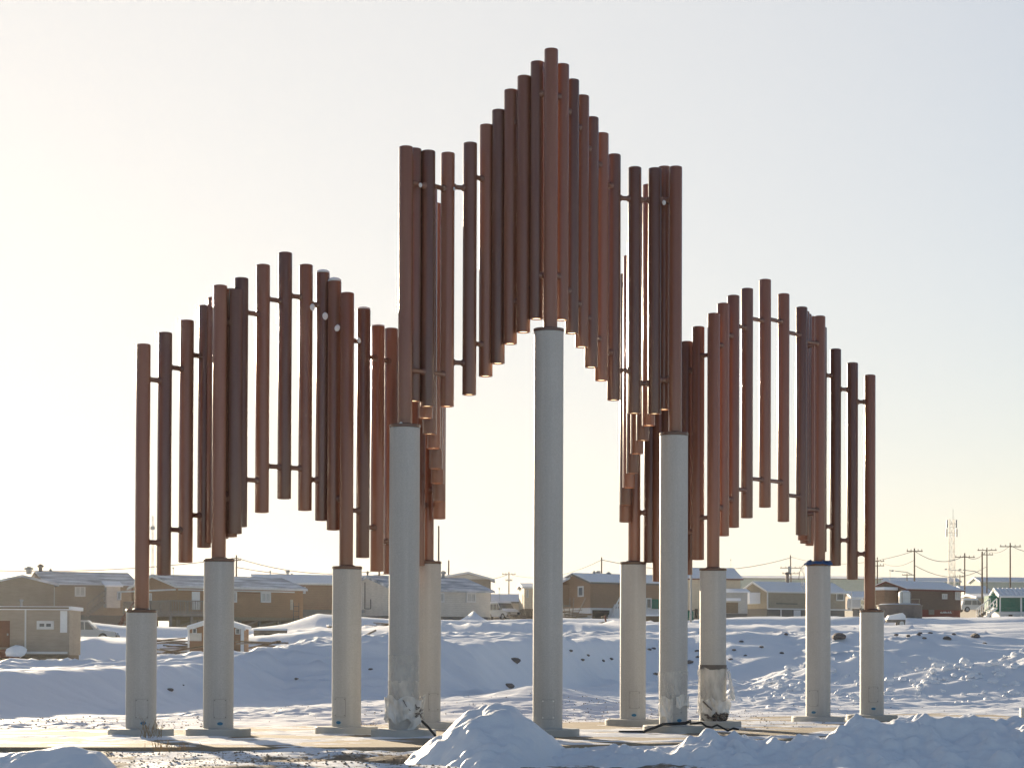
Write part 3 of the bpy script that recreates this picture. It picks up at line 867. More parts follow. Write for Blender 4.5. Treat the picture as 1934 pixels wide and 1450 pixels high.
# column 8: clear torn film
bx, Y, _ = columns[7]
t = thing('plastic_wrap', 'clear ripped plastic clinging to the base of the right tall column', 'plastic sheet', (bx, Y, 0))
sleeve('sheet', M['clear'], t, .203, col_z(7, 1330), col_z(7, 1268), .012, 21)
sleeve('torn_sheet', M['film'], t, .206, col_z(7, 1352), col_z(7, 1318), .03, 23, -1.3, -.1)
sleeve('torn_sheet', M['film'], t, .206, col_z(7, 1336), col_z(7, 1312), .03, 25, .1, 1.5)
sleeve('torn_sheet', M['film'], t, .206, col_z(7, 1376), col_z(7, 1344), .02, 27, -.62, -.12)
mb = MB()
A = at(1216, 1392, Y - .62); B = at(1252, 1384, Y - .47); C = at(1294, 1376, Y - .42)
A.z = .025; B.z = .125; C.z = .14
mb.tube([A + Vector((-.35, -.12, 0)), A, B, C, C + Vector((.08, .05, .03))], .021, 8)
tag(mb.build('pipe_length', M['black'], None, True), 'black hose lying across the base plate of the right tall column', 'hose')
mb = MB(); base = Vector((bx, Y, 0))
rn = random.Random(4); pts = [base + Vector((.23, -.1, .12))]
for k in range(9): pts.append(base + Vector((.23 + .075 * (k + 1), -.16 - .03 * rn.random(), .13 - .012 * k + .03 * math.sin(k * 1.9))))
mb.tube(pts, .016, 6)
tag(mb.build('cable', M['black'], None, True), 'loose dark cable trailing right from the base of the right tall column', 'cable')

# column 9: cloudy bag with dark tape and rope
bx, Y, _ = columns[8]
t = thing('plastic_wrap', 'cloudy plastic bag taped round the base of the shorter right column', 'plastic sheet', (bx, Y, 0))
sleeve('sheet', M['cloudy'], t, .207, col_z(8, 1346), col_z(8, 1262), .022, 31)
sleeve('bunched_sheet', M['film'], t, .212, col_z(8, 1350), col_z(8, 1322), .045, 33, -1.4, 1.5)
sleeve('loose_side', M['cloudy'], t, .235, col_z(8, 1322), col_z(8, 1266), .03, 35, .9, 2.1, flare=.09)
MB().lathe([(.2035, col_z(8, 1264)), (.2105, col_z(8, 1264)), (.2115, col_z(8, 1256)), (.2105, col_z(8, 1255)), (.2035, col_z(8, 1255))], 32).build('tape', M['tape'], t, True)
w_ = wire_tangle('rope', M['rope'], None, 15, 12, .013, col_z(8, 1352), .05, -.1); w_.location = (bx, Y, 0)
mbz = MB(); mbz.tube([(-.01, -.235, col_z(8, 1345)), (0, -.24, col_z(8, 1362)), (.005, -.26, .1)], .02, 8)
tag(w_, 'dark rope knotted round the foot of the cloudy plastic bag', 'rope')
hb = mbz.build('hanging_end', M['black'], w_, True)

# column 10: blue cloth on the flange
bx, Y, zt = columns[9]
n = 40; A = np.linspace(0, 2 * math.pi, n); Rr = np.linspace(.1, .235, 9)
AA, RR = np.meshgrid(A, Rr)
zz = zt + .075 + .035 * fbm(np.cos(AA) * 2, np.sin(AA) * 2 + RR * 9, 2, 3) - np.clip(RR - .20, 0, 1) * 1.3
o = grid_mesh('cloth', RR * np.sin(AA), -RR * np.cos(AA), zz, M['cloth']); o.location = (bx, Y, 0)
tag(o, 'crumpled blue cloth tied on top of the grey column second from right', 'cloth')
mb = MB(); z0 = zt + .03
mb.tube([(-.2, -.08, z0), (-.27, -.08, z0 - .03), (-.31, -.06, z0 - .13), (-.325, -.05, z0 - .25)], .006, 5)
mb.build('cord', M['rope'], o)
mb = MB(); vs = []
for k in range(9): vs += [(-.235 - .02 * math.sin(k * 1.7), -.06, z0 - .05 - .05 * k), (-.275 - .03 * math.sin(k * 1.3 + 1), -.03, z0 - .05 - .05 * k)]
mb.add(vs, [(2 * k, 2 * k + 1, 2 * k + 3, 2 * k + 2) for k in range(8)]); mb.build('ribbon', M['clear'], o)

# dry grass by column 1 and 3
def grass(px, py, Y, seed, n, h, label):
    p = at(px, py, Y); rn = random.Random(seed); mb = MB(); z0 = max(gz(p.x, p.y), 0.0)
    for _ in range(n):
        x, y = rn.gauss(0, .07), rn.gauss(0, .05); lx, ly = rn.uniform(-.3, .3) * h * 2, rn.uniform(-.2, .2) * h; hh = h * rn.uniform(.5, 1.2); w = .004
        mb.add([(x - w, y, 0), (x + w, y, 0), (x + lx * .4 + w * .7, y + ly * .4, hh * .6), (x + lx * .4 - w * .7, y + ly * .4, hh * .6), (x + lx, y + ly, hh)], [(0, 1, 2, 3), (3, 2, 4)])
    tag(mb.build('grass_tuft', M['grass'], None, False, (p.x, p.y, z0 - .01)), label, 'grass', 'dry grass tufts poking through the snow', kind='stuff')


grass(284, 1392, 28.2, 1, 26, .28, 'dry grass stalks in front of the leftmost column')
grass(300, 1425, 25.0, 2, 22, .13, 'dry grass tuft below the two leftmost columns')
grass(688, 1378, 31.5, 3, 18, .16, 'dry grass tuft right of the third column from the left')
grass(345, 1420, 25.3, 6, 16, .10, 'dry grass tuft at the pad edge left of second column')

# ------------------------------------------------------------------ town
CAMZ = 1.09


class House:
    def __init__(s, name, label, cat, cpx, Y, theta, L, W, base_py, eave_py, ridge_py, wall, roof, skirt, axis='x', over=.35, skirt_py=None, trim=None, flat=False, apex=.5, kick=None):
        s.Y, s.th = Y, R(theta)
        c = at(cpx, base_py, Y); s.c = c
        s.L, s.W = L, W
        s.dx = Vector((math.cos(s.th), math.sin(s.th), 0)); s.dy = Vector((-math.sin(s.th), math.cos(s.th), 0))
        s.z0 = c.z; s.ze = at(cpx, eave_py, Y).z - c.z
        if axis == 'x': ap = Vector((c.x, c.y, 0)) + s.dy * (W * apex)
        else: ap = Vector((c.x, c.y, 0)) + s.dx * (L * apex)
        s.zr = at(cpx, ridge_py, ap.y).z - c.z
        s.root = thing(name, label, cat, (c.x, c.y, c.z), s.th)
        mb = MB()
        if flat:
            mb.box(0, L, 0, W, 0, s.ze)
        elif axis == 'x':
            mb.prism([(0, 0), (W, 0), (W, s.ze), (W * apex, s.zr), (0, s.ze)], 'x', 0, L)
        else:
            mb.prism([(0, 0), (L, 0), (L, s.ze), (L * apex, s.zr), (0, s.ze)], 'y', 0, W)
        s.wall = mb.build('wall', wall, s.root)
        th = .16
        mb = MB()
        if flat:
            mb.box(-over, L + over, -over, W + over, s.ze + .003, s.ze + .003 + th)
        else:
            span = W if axis == 'x' else L; h = s.zr - s.ze; e0 = s.ze - h * over / (span * apex); e1 = s.ze - h * over / (span * (1 - apex))
            g = .004
            prof = [(-over, e0 + g), (span * apex, s.zr + g), (span + over, e1 + g), (span + over, e1 + th), (span * apex, s.zr + th + .02), (-over, e0 + th)]
            mb.prism(prof, axis, -over * .7, (L if axis == 'x' else W) + over * .7)
        s.roof = mb.build('roof', roof, s.root)
        if trim is not None and not flat:
            mb = MB()
            if axis == 'x':
                for x in (-over * .7 - .035, L + over * .7 + .004):
                    mb.prism([(-over, e0 - .06), (span * apex, s.zr - .08), (span + over, e1 - .06), (span + over, e1 + th * .55), (span * apex, s.zr + th * .55), (-over, e0 + th * .55)], 'x', x, x + .03)
                mb.box(-over * .7, L + over * .7, -over - .034, -over - .004, e0 - .05, e0 + th * .7)
            else:
                for y in (-over * .7 - .035,):
                    mb.prism([(-over, e0 - .06), (span * apex, s.zr - .08), (span + over, e1 - .06), (span + over, e1 + th * .55), (span * apex, s.zr + th * .55), (-over, e0 + th * .55)], 'y', y, y + .03)
            mb.build('trim', trim, s.root)
        if skirt is not None:
            low = min(gz(*(c + s.dx * a + s.dy * b).xy) for a in (0, L) for b in (0, W)) - c.z - .6
            mb = MB(); mb.box(.06, L - .06, .06, W - .06, min(low, -.3), -.003)
            s.skirt = mb.build('skirting', skirt, s.root)

    def t(s, px, side):
        """distance along the long wall (A) or gable wall (B) at which photo column px falls"""
        m = ray_m(px)
        d = s.dx if side == 'A' else s.dy
        return (m * s.c.y - s.c.x) / (d.x - m * d.y)

    def z(s, py, t, side):
        p = s.c + (s.dx if side == 'A' else s.dy) * t
        return CAMZ + (HY - py) * p.y / F - s.z0

    def rect(s, px0, px1, py0, py1, side):
        a, b = sorted((s.t(px0, side), s.t(px1, side))); m = (a + b) / 2
        return a, b, s.z(py1, m, side), s.z(py0, m, side)

    def panel(s, name, m, px0, px1, py0, py1, side='A', out=.06, parent=None, inn=.02):
        a, b, z0, z1 = s.rect(px0, px1, py0, py1, side)
        mb = MB()
        if side == 'A': mb.box(a, b, -out, inn, z0, z1)
        else: mb.box(-out, inn, a, b, z0, z1)
        return mb.build(name, m, parent or s.root)

    def window(s, px0, px1, py0, py1, side='A', pane=None, mull=1, frame=None):
        a, b, z0, z1 = s.rect(px0, px1, py0, py1, side)
        f = min(.13, (b - a) * .16); mb = MB()
        def bx(p, q, r_, t_, o0, o1, mbb):
            if side == 'A': mbb.box(p, q, o0, o1, r_, t_)
            else: mbb.box(o0, o1, p, q, r_, t_)
        bx(a, b, z1 - f, z1, -.07, .01, mb); bx(a, b, z0, z0 + f, -.07, .01, mb)
        bx(a, a + f, z0 + f, z1 - f, -.07, .01, mb); bx(b - f, b, z0 + f, z1 - f, -.07, .01, mb)
        for k in range(mull):
            c = a + (b - a) * (k + 1) / (mull + 1); bx(c - f * .35, c + f * .35, z0 + f, z1 - f, -.06, .01, mb)
        w = mb.build('window', frame or M['trim'], s.root)
        mb = MB(); bx(a + f, b - f, z0 + f, z1 - f, -.025, -.006, mb)
        mb.build('pane', pane or M['glass'], w)
        return w

    def door(s, px0, px1, py0, py1, side='A', m=None):
        d = s.panel('door', m or M['door'], px0, px1, py0, py1, side, .05)
        a, b, z0, z1 = s.rect(px0, px1, py0, py1, side)
        mb = MB(); q = a + (b - a) * .85; zc = z0 + (z1 - z0) * .48
        if side == 'A': mb.box(q - .03, q + .03, -.11, -.05, zc - .05, zc + .05)
        else: mb.box(-.11, -.05, q - .03, q + .03, zc - .05, zc + .05)
        mb.build('handle', M['metal'], d)
        return d

    def vent(s, px, py_top, m=None, r=.12, frac=.5, name='chimney'):
        """flue on the roof: along the ridge, at column px"""
        d = s.dx; base = s.c + s.dy * (s.W * frac)
        mm = ray_m(px); t = (mm * base.y - base.x) / (d.x - mm * d.y)
        p = base + d * t; zt = CAMZ + (HY - py_top) * p.y / F - s.z0
        zb = s.zr - abs(frac - .5) * 2 * (s.zr - s.ze) - .1
        mb = MB(); mb.lathe([(0, zb), (r, zb), (r, zt - .3), (r * 1.7, zt - .28), (r * 1.7, zt - .12), (r * .8, zt - .05), (r * .8, zt), (0, zt)], 10, (t, s.W * frac, 0))
        return mb.build(name, m or M['metal'], s.roof if False else s.root)

    def stairs(s, pxa, pya, pxb, pyb, Yf, m, width=1.1, rail=True):
        """flight in front of the long wall from the upper pixel point a down to b"""
        inv = s.root.matrix_basis.inverted()
        A = inv @ at(pxa, pya, Yf); B = inv @ at(pxb, pyb, Yf)
        mb = MB(); n = 7
        for k in range(n):
            p = A.lerp(B, (k + .5) / n); mb.box(p.x - .18, p.x + .18, p.y - width / 2, p.y + width / 2, p.z - .05, p.z)
        for yy in (-width / 2, width / 2):
            o = Vector((0, yy, -.12)); mb.bar(A + o, B + o, .06, .22)
        st = mb.build('stairs', m, s.root)
        if rail:
            mb = MB(); hr = Vector((0, -width / 2 - .05, .9)); mb.bar(A + hr, B + hr, .09, .12)
            mb.bar(A + hr - Vector((0, 0, .45)), B + hr - Vector((0, 0, .45)), .06, .08)
            for k in range(4):
                p = A.lerp(B, k / 3) + Vector((0, -width / 2 - .05, 0)); mb.bar(p, p + Vector((0, 0, .9)), .08)
            mb.build('rail', m, st)
        return st


# H1 taupe house, far left
h = House('house', 'taupe house with frosted grey roof at the far left edge', 'house', 90, 200, 24, 8.2, 9.0, 1160, 1104, 1082, M['wall_taupe'], M['roof'], M['skirt_grey'], trim=M['greywood'])
h.window(141, 161, 1109, 1129, 'A', M['blind'])
h.panel('corner_panel', M['blind'], 91, 103, 1111, 1147, 'A', .08)
h.vent(54, 1073, M['metal'], .25, .5, 'roof_vent'); h.vent(76, 1068, M['rust'], .17, .5); h.vent(95, 1076, M['metal'], .08, .5, 'vent_pipe')
# front gable block of the same house
mb = MB(); x0, x1 = h.t(8, 'A') if False else -6.0, .3
gz0 = h.z(1092, 0, 'A'); ge = h.z(1107, 0, 'A')
mb.prism([(-5.6, -1.0), (.2, -1.0), (.2, ge), (-2.7, gz0 - .12), (-5.6, ge)], 'y', -1.6, 2.0); mb.build('gable_block', M['wall_taupe'], h.root)
mb = MB(); mb.prism([(-6.0, ge - .15), (-2.7, gz0 - .1), (.6, ge - .15), (.6, ge + .05), (-2.7, gz0 + .1), (-6.0, ge + .05)], 'y', -1.9, 4.0); mb.build('gable_roof', M['roof'], h.root)
mb = MB(); a, b, z0, z1 = h.rect(196, 222, 1110, 1150, 'A')
mb.box(a, b, -1.0, .0, z0, z1); pr = mb.build('porch', M['wall_pale'], h.root)
mb = MB(); mb.prism([(-1.25, z1 - .05), (.1, z1 + .35), (.1, z1 + .5), (-1.25, z1 + .1)], 'x', a - .2, b + .2); mb.build('porch_roof', M['roof_white'], h.root)
h.stairs(195, 1134, 162, 1160, 196, M['greywood'])

# low shed, left edge
t0 = House('shed', 'beige flat roofed shed with brown door at the left edge', 'shed', -10, 100, 0, 3.35, 2.6, 1236, 1151, 1151, M['wall_shed'], M['roof_white'], M['wood'], flat=True, over=.1)
t0.door(-4, 19, 1175, 1225); t0.window(70, 102, 1175, 1191, mull=1, pane=M['glass'])
t0.panel('frost_patch', M['white'], 114, 127, 1156, 1197, 'A', .02)
t0.panel('corner_board', M['trim'], 47, 50, 1152, 1236, 'A', .04); t0.panel('bottom_board', M['trim'], 50, 128, 1233, 1237, 'A', .05)
t0.panel('step_box', M['door'], -8, 43, 1229, 1245, 'A', .6)
t0.panel('eave_board', M['wood'], -10, 131, 1149, 1152.5, 'A', .13)
mb = MB(); mb.lathe([(0, 0), (.06, 0), (.06, .25), (.1, .27), (.1, .33), (0, .34)], 10, (1.0, .8, t0.ze + .15)); mb.build('chimney', M['metal'], t0.root)
o = bpy.data.objects.new('snow_drift', CH[2]); COL.objects.link(o); o.parent = t0.root; o.location = (1.05, -.45, .12); o.scale = (.55, .3, .42)

# H2 long brown house on piles
h = House('house', 'long brown house on timber piles with pale window frames', 'house', 334, 188, 38, 12.6, 8.0, 1163, 1107, 1088, M['wall_brown'], M['roof'], None, trim=M['trim'])
h.window(492, 511, 1119, 1139, 'A', M['blind']); h.window(434, 447, 1119, 1139, 'A', M['blind'])
h.window(281, 287, 1122, 1138, 'B', M['blind'], 0); h.window(222, 229, 1119, 1135, 'B', M['blind'], 0)
h.door(362, 377, 1119, 1153, 'A', M['white'])
h.panel('band', M['trim'], 336, 556, 1116, 1118.5, 'A', .05); h.panel('band', M['trim'], 224, 332, 1116, 1119, 'B', .05)
mb = MB(); inv = h.root.matrix_basis.inverted()
lowz = {}
for i in range(7):
    for j in (0, 1):
        x = .3 + i * 2.0; y = .3 + j * 7.4
        w = h.root.matrix_basis @ Vector((x, y, 0)); z = gz(w.x, w.y) - h.z0 - .2
        mp = MB(); mp.box(x - .13, x + .13, y - .13, y + .13, z, -.003); mp.build('pile', M['greywood'], h.root)
        if i < 6 and j == 0:
            mp = MB(); mp.bar((x, y + .02, z + .3), (x + 2, y + .02, -.25), .06, .16); mp.build('brace', M['greywood'], h.root)
mb = MB(); mb.box(0, 12.6, .0, 8.0, -.30, -.006); mb.build('floor_beam', M['wood'], h.root)
mb = MB(); mb.box(.4, 12.2, 1.8, 1.9, -2.6, -.31); mb.build('plank_screen', M['wood'], h.root)
# deck round the left corner
a0 = h.t(385, 'A'); zd = h.z(1160, 0, 'A')
mb = MB(); mb.box(-1.6, a0, -1.7, -.01, zd - .25, zd); mb.box(-1.6, -.01, 0, 6.4, zd - .25, zd); mb.build('deck', M['greywood'], h.root)
zr = h.z(1137, 0, 'A'); mb = MB()
for (p, q) in (((-1.6, -1.7), (a0, -1.7)), ((-1.6, -1.7), (-1.6, 6.4))):
    n_ = int(max(abs(p[0] - q[0]), abs(p[1] - q[1])) / .16)
    for z in (zr, zd + .1): mb.bar((*p, z), (*q, z), .07, .09)
    for k in range(n_ + 1):
        u = k / n_; x = p[0] + (q[0] - p[0]) * u; y = p[1] + (q[1] - p[1]) * u; mb.bar((x, y, zd), (x, y, zr), .05 if k % 10 else .11)
rl = mb.build('railing', M['greywood'], h.root)
for (x, y) in ((-1.5, -1.6), (.5, -1.6), (a0 - .2, -1.6), (-1.5, 3), (-1.5, 6.2)):
    w = h.root.matrix_basis @ Vector((x, y, 0)); mp = MB(); mp.box(x - .1, x + .1, y - .1, y + .1, gz(w.x, w.y) - h.z0 - .2, zd - .26); mp.build('pile', M['greywood'], h.root)
h.stairs(250, 1152, 222, 1190, 183, M['slat_red'], 1.2)

# H3 dark brown house behind
h = House('house', 'dark brown house with snowy roof behind the long brown house', 'house', 484, 222, 12, 14, 8, 1150, 1101, 1087, M['wall_dark'], M['roof_white'], M['skirt_grey'], trim=M['trim'])
h.window(560, 577, 1109, 1122, 'A', M['blind'], 0); h.vent(543, 1077, M['metal'], .13); h.vent(551, 1084, M['metal'], .1, .5, 'roof_vent'); h.vent(510, 1078, M['metal'], .05, .5, 'vent_pipe')

# H4 pale grey house
h = House('house', 'pale grey house with frosted blue roof between the left columns', 'house', 744, 205, 38, 11.2, 8.4, 1162, 1112, 1090, M['wall_pale'], M['roof_blue'], M['skirt_grey'], trim=M['roof_blue'])
h.window(880, 898, 1119, 1137.5, 'A', M['blind']); h.window(824, 838.5, 1119, 1137.5, 'A', M['blind'])
mb = MB()
for (qa, qb) in (((690, 1100), (690, 1150)), ((701, 1132), (701, 1150)), ((690, 1150), (701, 1150))):
    ta, tb = h.t(qa[0], 'B'), h.t(qb[0], 'B'); mb.bar((-.06, ta, h.z(qa[1], ta, 'B')), (-.06, tb, h.z(qb[1], tb, 'B')), .06)
mb.build('conduit', M['gap'], h.root)
h.panel('meter', M['metal'], 685, 690, 1152, 1158, 'B', .2)
h.vent(837, 1078, M['metal'], .16); h.vent(694, 1079, M['pole'], .06, .5, 'vent_pipe'); h.vent(716, 1072, M['pole'], .08, .5, 'vent_pipe')

# H5 grey gabled house behind H4
h = House('house', 'grey gabled house rising behind the pale grey house', 'house', 818, 250, 0, 6.4, 9, 1150, 1093, 1082, M['wall_taupe'], M['roof_white'], M['skirt_grey'], axis='y', trim=M['trim'], apex=.62, over=.5)
mb = MB(); mb.prism([(-.1, h.ze), (6.5, h.ze), (6.4 * .62, h.zr - .15)], 'y', -.04, -.005); mb.build('gable_board', M['wall_pale'], h.root)
mb = MB(); mb.box(1.6, 1.75, 2, 2.15, h.ze, h.ze + 2.2); mb.build('vent_pipe', M['pole'], h.root)

# H6 low beige building
h = House('house', 'low beige building with snowy roof left of the tallest column', 'house', 920, 262, 4, 5.2, 6, 1166, 1136, 1124, M['wall_beige'], M['roof_white'], M['skirt_grey'], trim=M['skirt_grey'])
h.window(938, 952, 1145, 1154, 'A', M['glass'])
# H7 cream house, mostly behind column 6
h = House('house', 'narrow cream house just left of the tallest column', 'house', 990, 228, 6, 3.4, 5, 1149, 1109, 1104, M['wall_beige'], M['roof_white'], M['wood'], trim=M['trim'])
h.window(994, 998, 1113, 1128, 'A', M['blind'], 0)

# H8 brown house right of the tallest column
h = House('house', 'brown house with white skirting and dark crawl opening right of the tallest column', 'house', 1115, 205, 32, 9.6, 5.4, 1147, 1099, 1085, M['wall_russet'], M['roof_white'], M['skirt_white'], trim=M['skirt_grey'])
h.window(1092, 1102.5, 1106, 1126, 'B', M['glass'], 0); h.panel('crawl_opening', M['dark'], 1119, 1151, 1151, 1167.5, 'A', .02)
h.window(1220, 1230, 1128, 1148, 'A', M['glass'], 0); h.panel('shutter', M['wall_green'], 1231, 1243, 1130, 1148, 'A', .07)
h.stairs(1169, 1139, 1154, 1166, 202, M['skirt_white'], 1.0)
h.vent(1122, 1077, M['metal'], .1, .5, 'vent_pipe'); h.vent(1149, 1079, M['metal'], .16, .5)
mb = MB(); a, b, z0, z1 = h.rect(1062, 1075, 1104, 1142, 'B'); mb.box(-1.0, -.003, a, b, z0, z1); mb.build('porch', M['wall_russet'], h.root)
mb = MB(); mb.prism([(-1.3, z1), (-.02, z1 + .55), (-.02, z1 + .75), (-1.3, z1 + .25)], 'y', a - .2, b + .9); mb.build('porch_roof', M['snow'], h.root)
mb = MB(); mb.box(-1.5, -.003, a - .3, b + .3, z0 - .2, z0 - .004); mb.build('landing', M['greywood'], h.root)

# H9 cream hall behind columns 8 and 9
h = House('hall', 'large cream hall with dark low roof behind the right columns', 'building', 1292, 262, 8, 6.8, 9, 1166, 1092, 1074, M['wall_beige'], M['roof_white'], M['skirt_grey'], trim=M['trim_red'])
h.panel('dark_doorway', M['dark'], 1312, 1318, 1148, 1166, 'A', .03)
h = House('warehouse', 'long sage green warehouse on the skyline behind the snowy olive house', 'building', 1394, 430, 3, 28, 14, 1140, 1092, 1088, M['wall_sage'], M['roof_white'], None, trim=M['greywood'])
h.panel('end_bay', M['wall_pale'], 1389, 1397, 1090, 1114, 'A', .2)
h = House('shed', 'low white shed with snowy lean-to roof right of the cloudy plastic column', 'shed', 1362, 250, 5, 3.0, 4, 1158, 1118, 1114, M['wall_pale'], M['roof_white'], M['skirt_grey'])
h.panel('awning', M['roof_white'], 1366, 1396, 1128, 1133, 'A', 1.0); h.panel('opening', M['wood'], 1368, 1394, 1136, 1156, 'A', .03)

# H10 olive house
h = House('house', 'olive grey house with white corner boards behind the blue cloth column', 'house', 1449, 275, 28, 11.9, 5.8, 1148.5, 1116, 1100, M['wall_olive'], M['roof_white'], M['skirt_grey'], trim=M['trim'])
h.window(1579, 1594, 1114, 1132, 'A', M['glass'], 0); h.panel('corner_board', M['trim'], 1448.5, 1450.5, 1117, 1148, 'A', .05); h.panel('corner_board', M['trim'], 1607, 1609, 1116, 1148, 'A', .05)
h.panel('bottom_board', M['trim'], 1450, 1609, 1147, 1149.5, 'A', .05); h.panel('skirt_panel', M['skirt_white'], 1499, 1512, 1150, 1162, 'A', .03); h.panel('skirt_panel', M['skirt_white'], 1474, 1476, 1149, 1162, 'A', .03)
h.panel('dark_line', M['gap'], 1466, 1506, 1137, 1138.5, 'A', .04)
h.vent(1487, 1078, M['rust'], .22, .5)
mb = MB(); tt = h.t(1424, 'B'); mb.box(-1.6, -.003, tt - 1.4, tt + 1.4, .6, 2.0); mb.build('snowy_porch', M['snow'], h.root)

# dark brown house right
h = House('house', 'dark umber house with red trim and red skirting at the right', 'house', 1712, 228, 36, 8.1, 5.4, 1150, 1112, 1099, M['wall_umber'], M['roof_white'], M['skirt_red'], trim=M['trim_red'])
h.window(1779, 1788.5, 1118, 1128, 'A', M['blind']); h.window(1803.5, 1813, 1114, 1129.5, 'A', M['blind'])
h.panel('skirt_hatch', M['greywood'], 1754, 1764, 1148, 1157, 'A', .04)
mb = MB(); a, b, z0, z1 = h.rect(1670, 1694, 1112, 1145, 'B'); mb.box(-1.8, -.003, a, b, z0, z1); mb.build('porch', M['wall_dark'], h.root)
mb = MB(); mb.box(-2.0, -.003, a - .15, b + .15, z1 + .003, z1 + .3); mb.build('porch_roof', M['snow'], h.root)
mb = MB(); rn = random.Random(3); tt = h.t(1776, 'A'); t1 = h.t(1797, 'A')
x = tt
while x < t1:
    z = h.z(1152.5, x, 'A'); hgt = rn.uniform(.06, .2); mb.bar((x, -.005, z - .1), (x + rn.uniform(-.08, .12), -.005, z - .1 + hgt), .05); mb.bar((x, -.006, z - .1), (x + .13, -.006, z - .1 + rn.uniform(-.03, .08)), .04); x += rn.uniform(.1, .22)
mb.build('paint_scrawl', M['white'], h.root)

# green house at the right edge
h = House('house', 'dark green house with white trim and snowy ribbed roof at the right edge', 'house', 1889, 240, 2, 5.2, 4, 1154, 1125, 1113, M['wall_green'], M['roof_white'], M['skirt_white'], trim=M['white'])
for (x0, x1) in ((1887.5, 1890), (1927, 1930)): h.panel('corner_board', M['white'], x0, x1, 1124, 1164, 'A', .06)
h.panel('bottom_board', M['white'], 1888, 1936, 1153, 1156, 'A', .06); h.panel('vent_hatch', M['dark'], 1905, 1912, 1157, 1165, 'A', .03)
mb = MB(); zt_ = h.ze
for k in range(12):
    x = -.2 + k * .48; mb.bar((x, -.38, h.ze + .12), (x, 1.95, h.zr + .20), .10, .08)
mb.build('roof_ribs', M['snow'], h.root)
mb = MB(); mb.box(-1.1, -.003, .6, 2.6, -.0, 1.7); mb.build('porch', M['wall_green'], h.root)
h.stairs(1880, 1146, 1861, 1164, 236, M['white'], 1.2)

# far low buildings on the right skyline
for (px, Y, L, b, e, r_, wl_, lb) in ((1610, 330, 4, 1150, 1128, 1118, 'wall_umber', 'small dark house with snowy roof between the two rightmost columns'),
                                    (1640, 470, 20, 1125, 1097, 1091, 'wall_sage', 'long low grey building on the skyline behind the umber house'),
                                    (1852, 420, 9.6, 1130, 1098, 1091, 'wall_sage', 'pale blue grey building on the skyline at the right edge'),
                                    (1826, 300, 3.4, 1146, 1120, 1108, 'wall_pale', 'small pale house with snowy roof beside the umber house'),
                                    (1846, 262, 2.0, 1148, 1128, 1124, 'wall_beige', 'tiny beige hut behind the fence of the green house'),
                                    (1300, 520, 12, 1120, 1090, 1080, 'wall_taupe', 'distant low roof showing above the cream hall')):
    hh = House('house', lb, 'house', px, Y, 6, L, 7, b, e, r_, M[wl_], M['roof_white'], M['skirt_grey'], trim=M['trim'])
    if Y < 400: hh.window(px + 5, px + 5 + 900 / Y, e + 4, e + 12, 'A', M['blind'], 0)

# ---------------- small shed with gable, centre left
h = House('shed', 'small brown gabled shed with white trim behind the second column', 'shed', 358, 104, 0, 2.5, 2.2, 1237, 1186, 1171, M['wall_brown'], M['roof_white'], M['wood'], axis='y', over=.12, trim=M['white'])
h.window(445, 454, 1188, 1199, mull=0); h.window(364, 372, 1188, 1198, mull=0); h.panel('white_board', M['wall_pale'], 358.5, 381, 1197, 1212, 'A', .03)
h.panel('corner_board', M['white'], 455, 461, 1190, 1237, 'A', .04); h.panel('corner_board', M['white'], 355, 358, 1187, 1237, 'A', .03); h.panel('bottom_board', M['white'], 358, 456, 1234, 1238, 'A', .05)


def crate(label, px0, px1, py0, py1, Y, depth, m, rot=0, opening=None, name='crate', cat='crate', snow=True):
    a = at(px0, py1, Y); b = at(px1, py0, Y); w = b.x - a.x; hgt = b.z - a.z
    t = thing(name, label, cat, (a.x, a.y, a.z), rot)
    MB().box(0, w, 0, depth, -.3, hgt).build('body', m, t)
    if snow: MB().box(-.04, w + .04, -.04, depth + .04, hgt + .003, hgt + .1).build('snow_lid', M['snow'], t)
    n_ = 5
    mb = MB()
    for k in range(n_ + 1): mb.box(w * k / n_ - .03, w * k / n_ + .03, -.03, -.003, 0, hgt - .01)
    mb.build('battens', m, t)
    if opening:
        q0 = at(opening[0], py1, Y).x - a.x; q1 = at(opening[1], py1, Y).x - a.x
        MB().box(q0, q1, -.035, -.001, .02, hgt * .75).build('opening', M['dark'], t)
    return t


crate('grey plywood crate with a dark doorway right of the small shed', 480, 541, 1190, 1217, 122, 1.6, M['ply'], .08, (499, 513))
crate('brown box lying on the snow right of the leftmost column', 292, 307, 1214, 1226, 118, .5, M['wood'], .1)
crate('beige board box half hidden left of the left tall column', 720, 737, 1178, 1203, 150, 1.2, M['wall_shed'])
crate('dark wooden crate by the snow pile before the pale grey house', 826, 857, 1184, 1199, 160, 1.0, M['greywood'], .05)
crate('brown plywood box buried in snow behind the third column', 622, 640, 1182, 1190, 150, .8, M['wood'], .3)


# lumber piles
def lumber(label, px, py, Y, n, L, seed, rot):
    p = at(px, py, Y); z = gz(p.x, p.y); t = thing('lumber_pile', label, 'lumber', (p.x, p.y, z)); rn = random.Random(seed)
    for k in range(n):
        a = rot + rn.uniform(-.35, .35); l = L * rn.uniform(.5, 1); x, y = rn.uniform(-.7, .7), rn.uniform(-.6, .6); zz = .06 + .09 * k * .6
        d = Vector((math.cos(a) * l / 2, math.sin(a) * l / 2, rn.uniform(-.1, .16)))
        MB().bar(Vector((x, y, zz)) - d, Vector((x, y, zz)) + d, .14, .06).build('board', M['wood'] if k % 3 else M['greywood'], t)


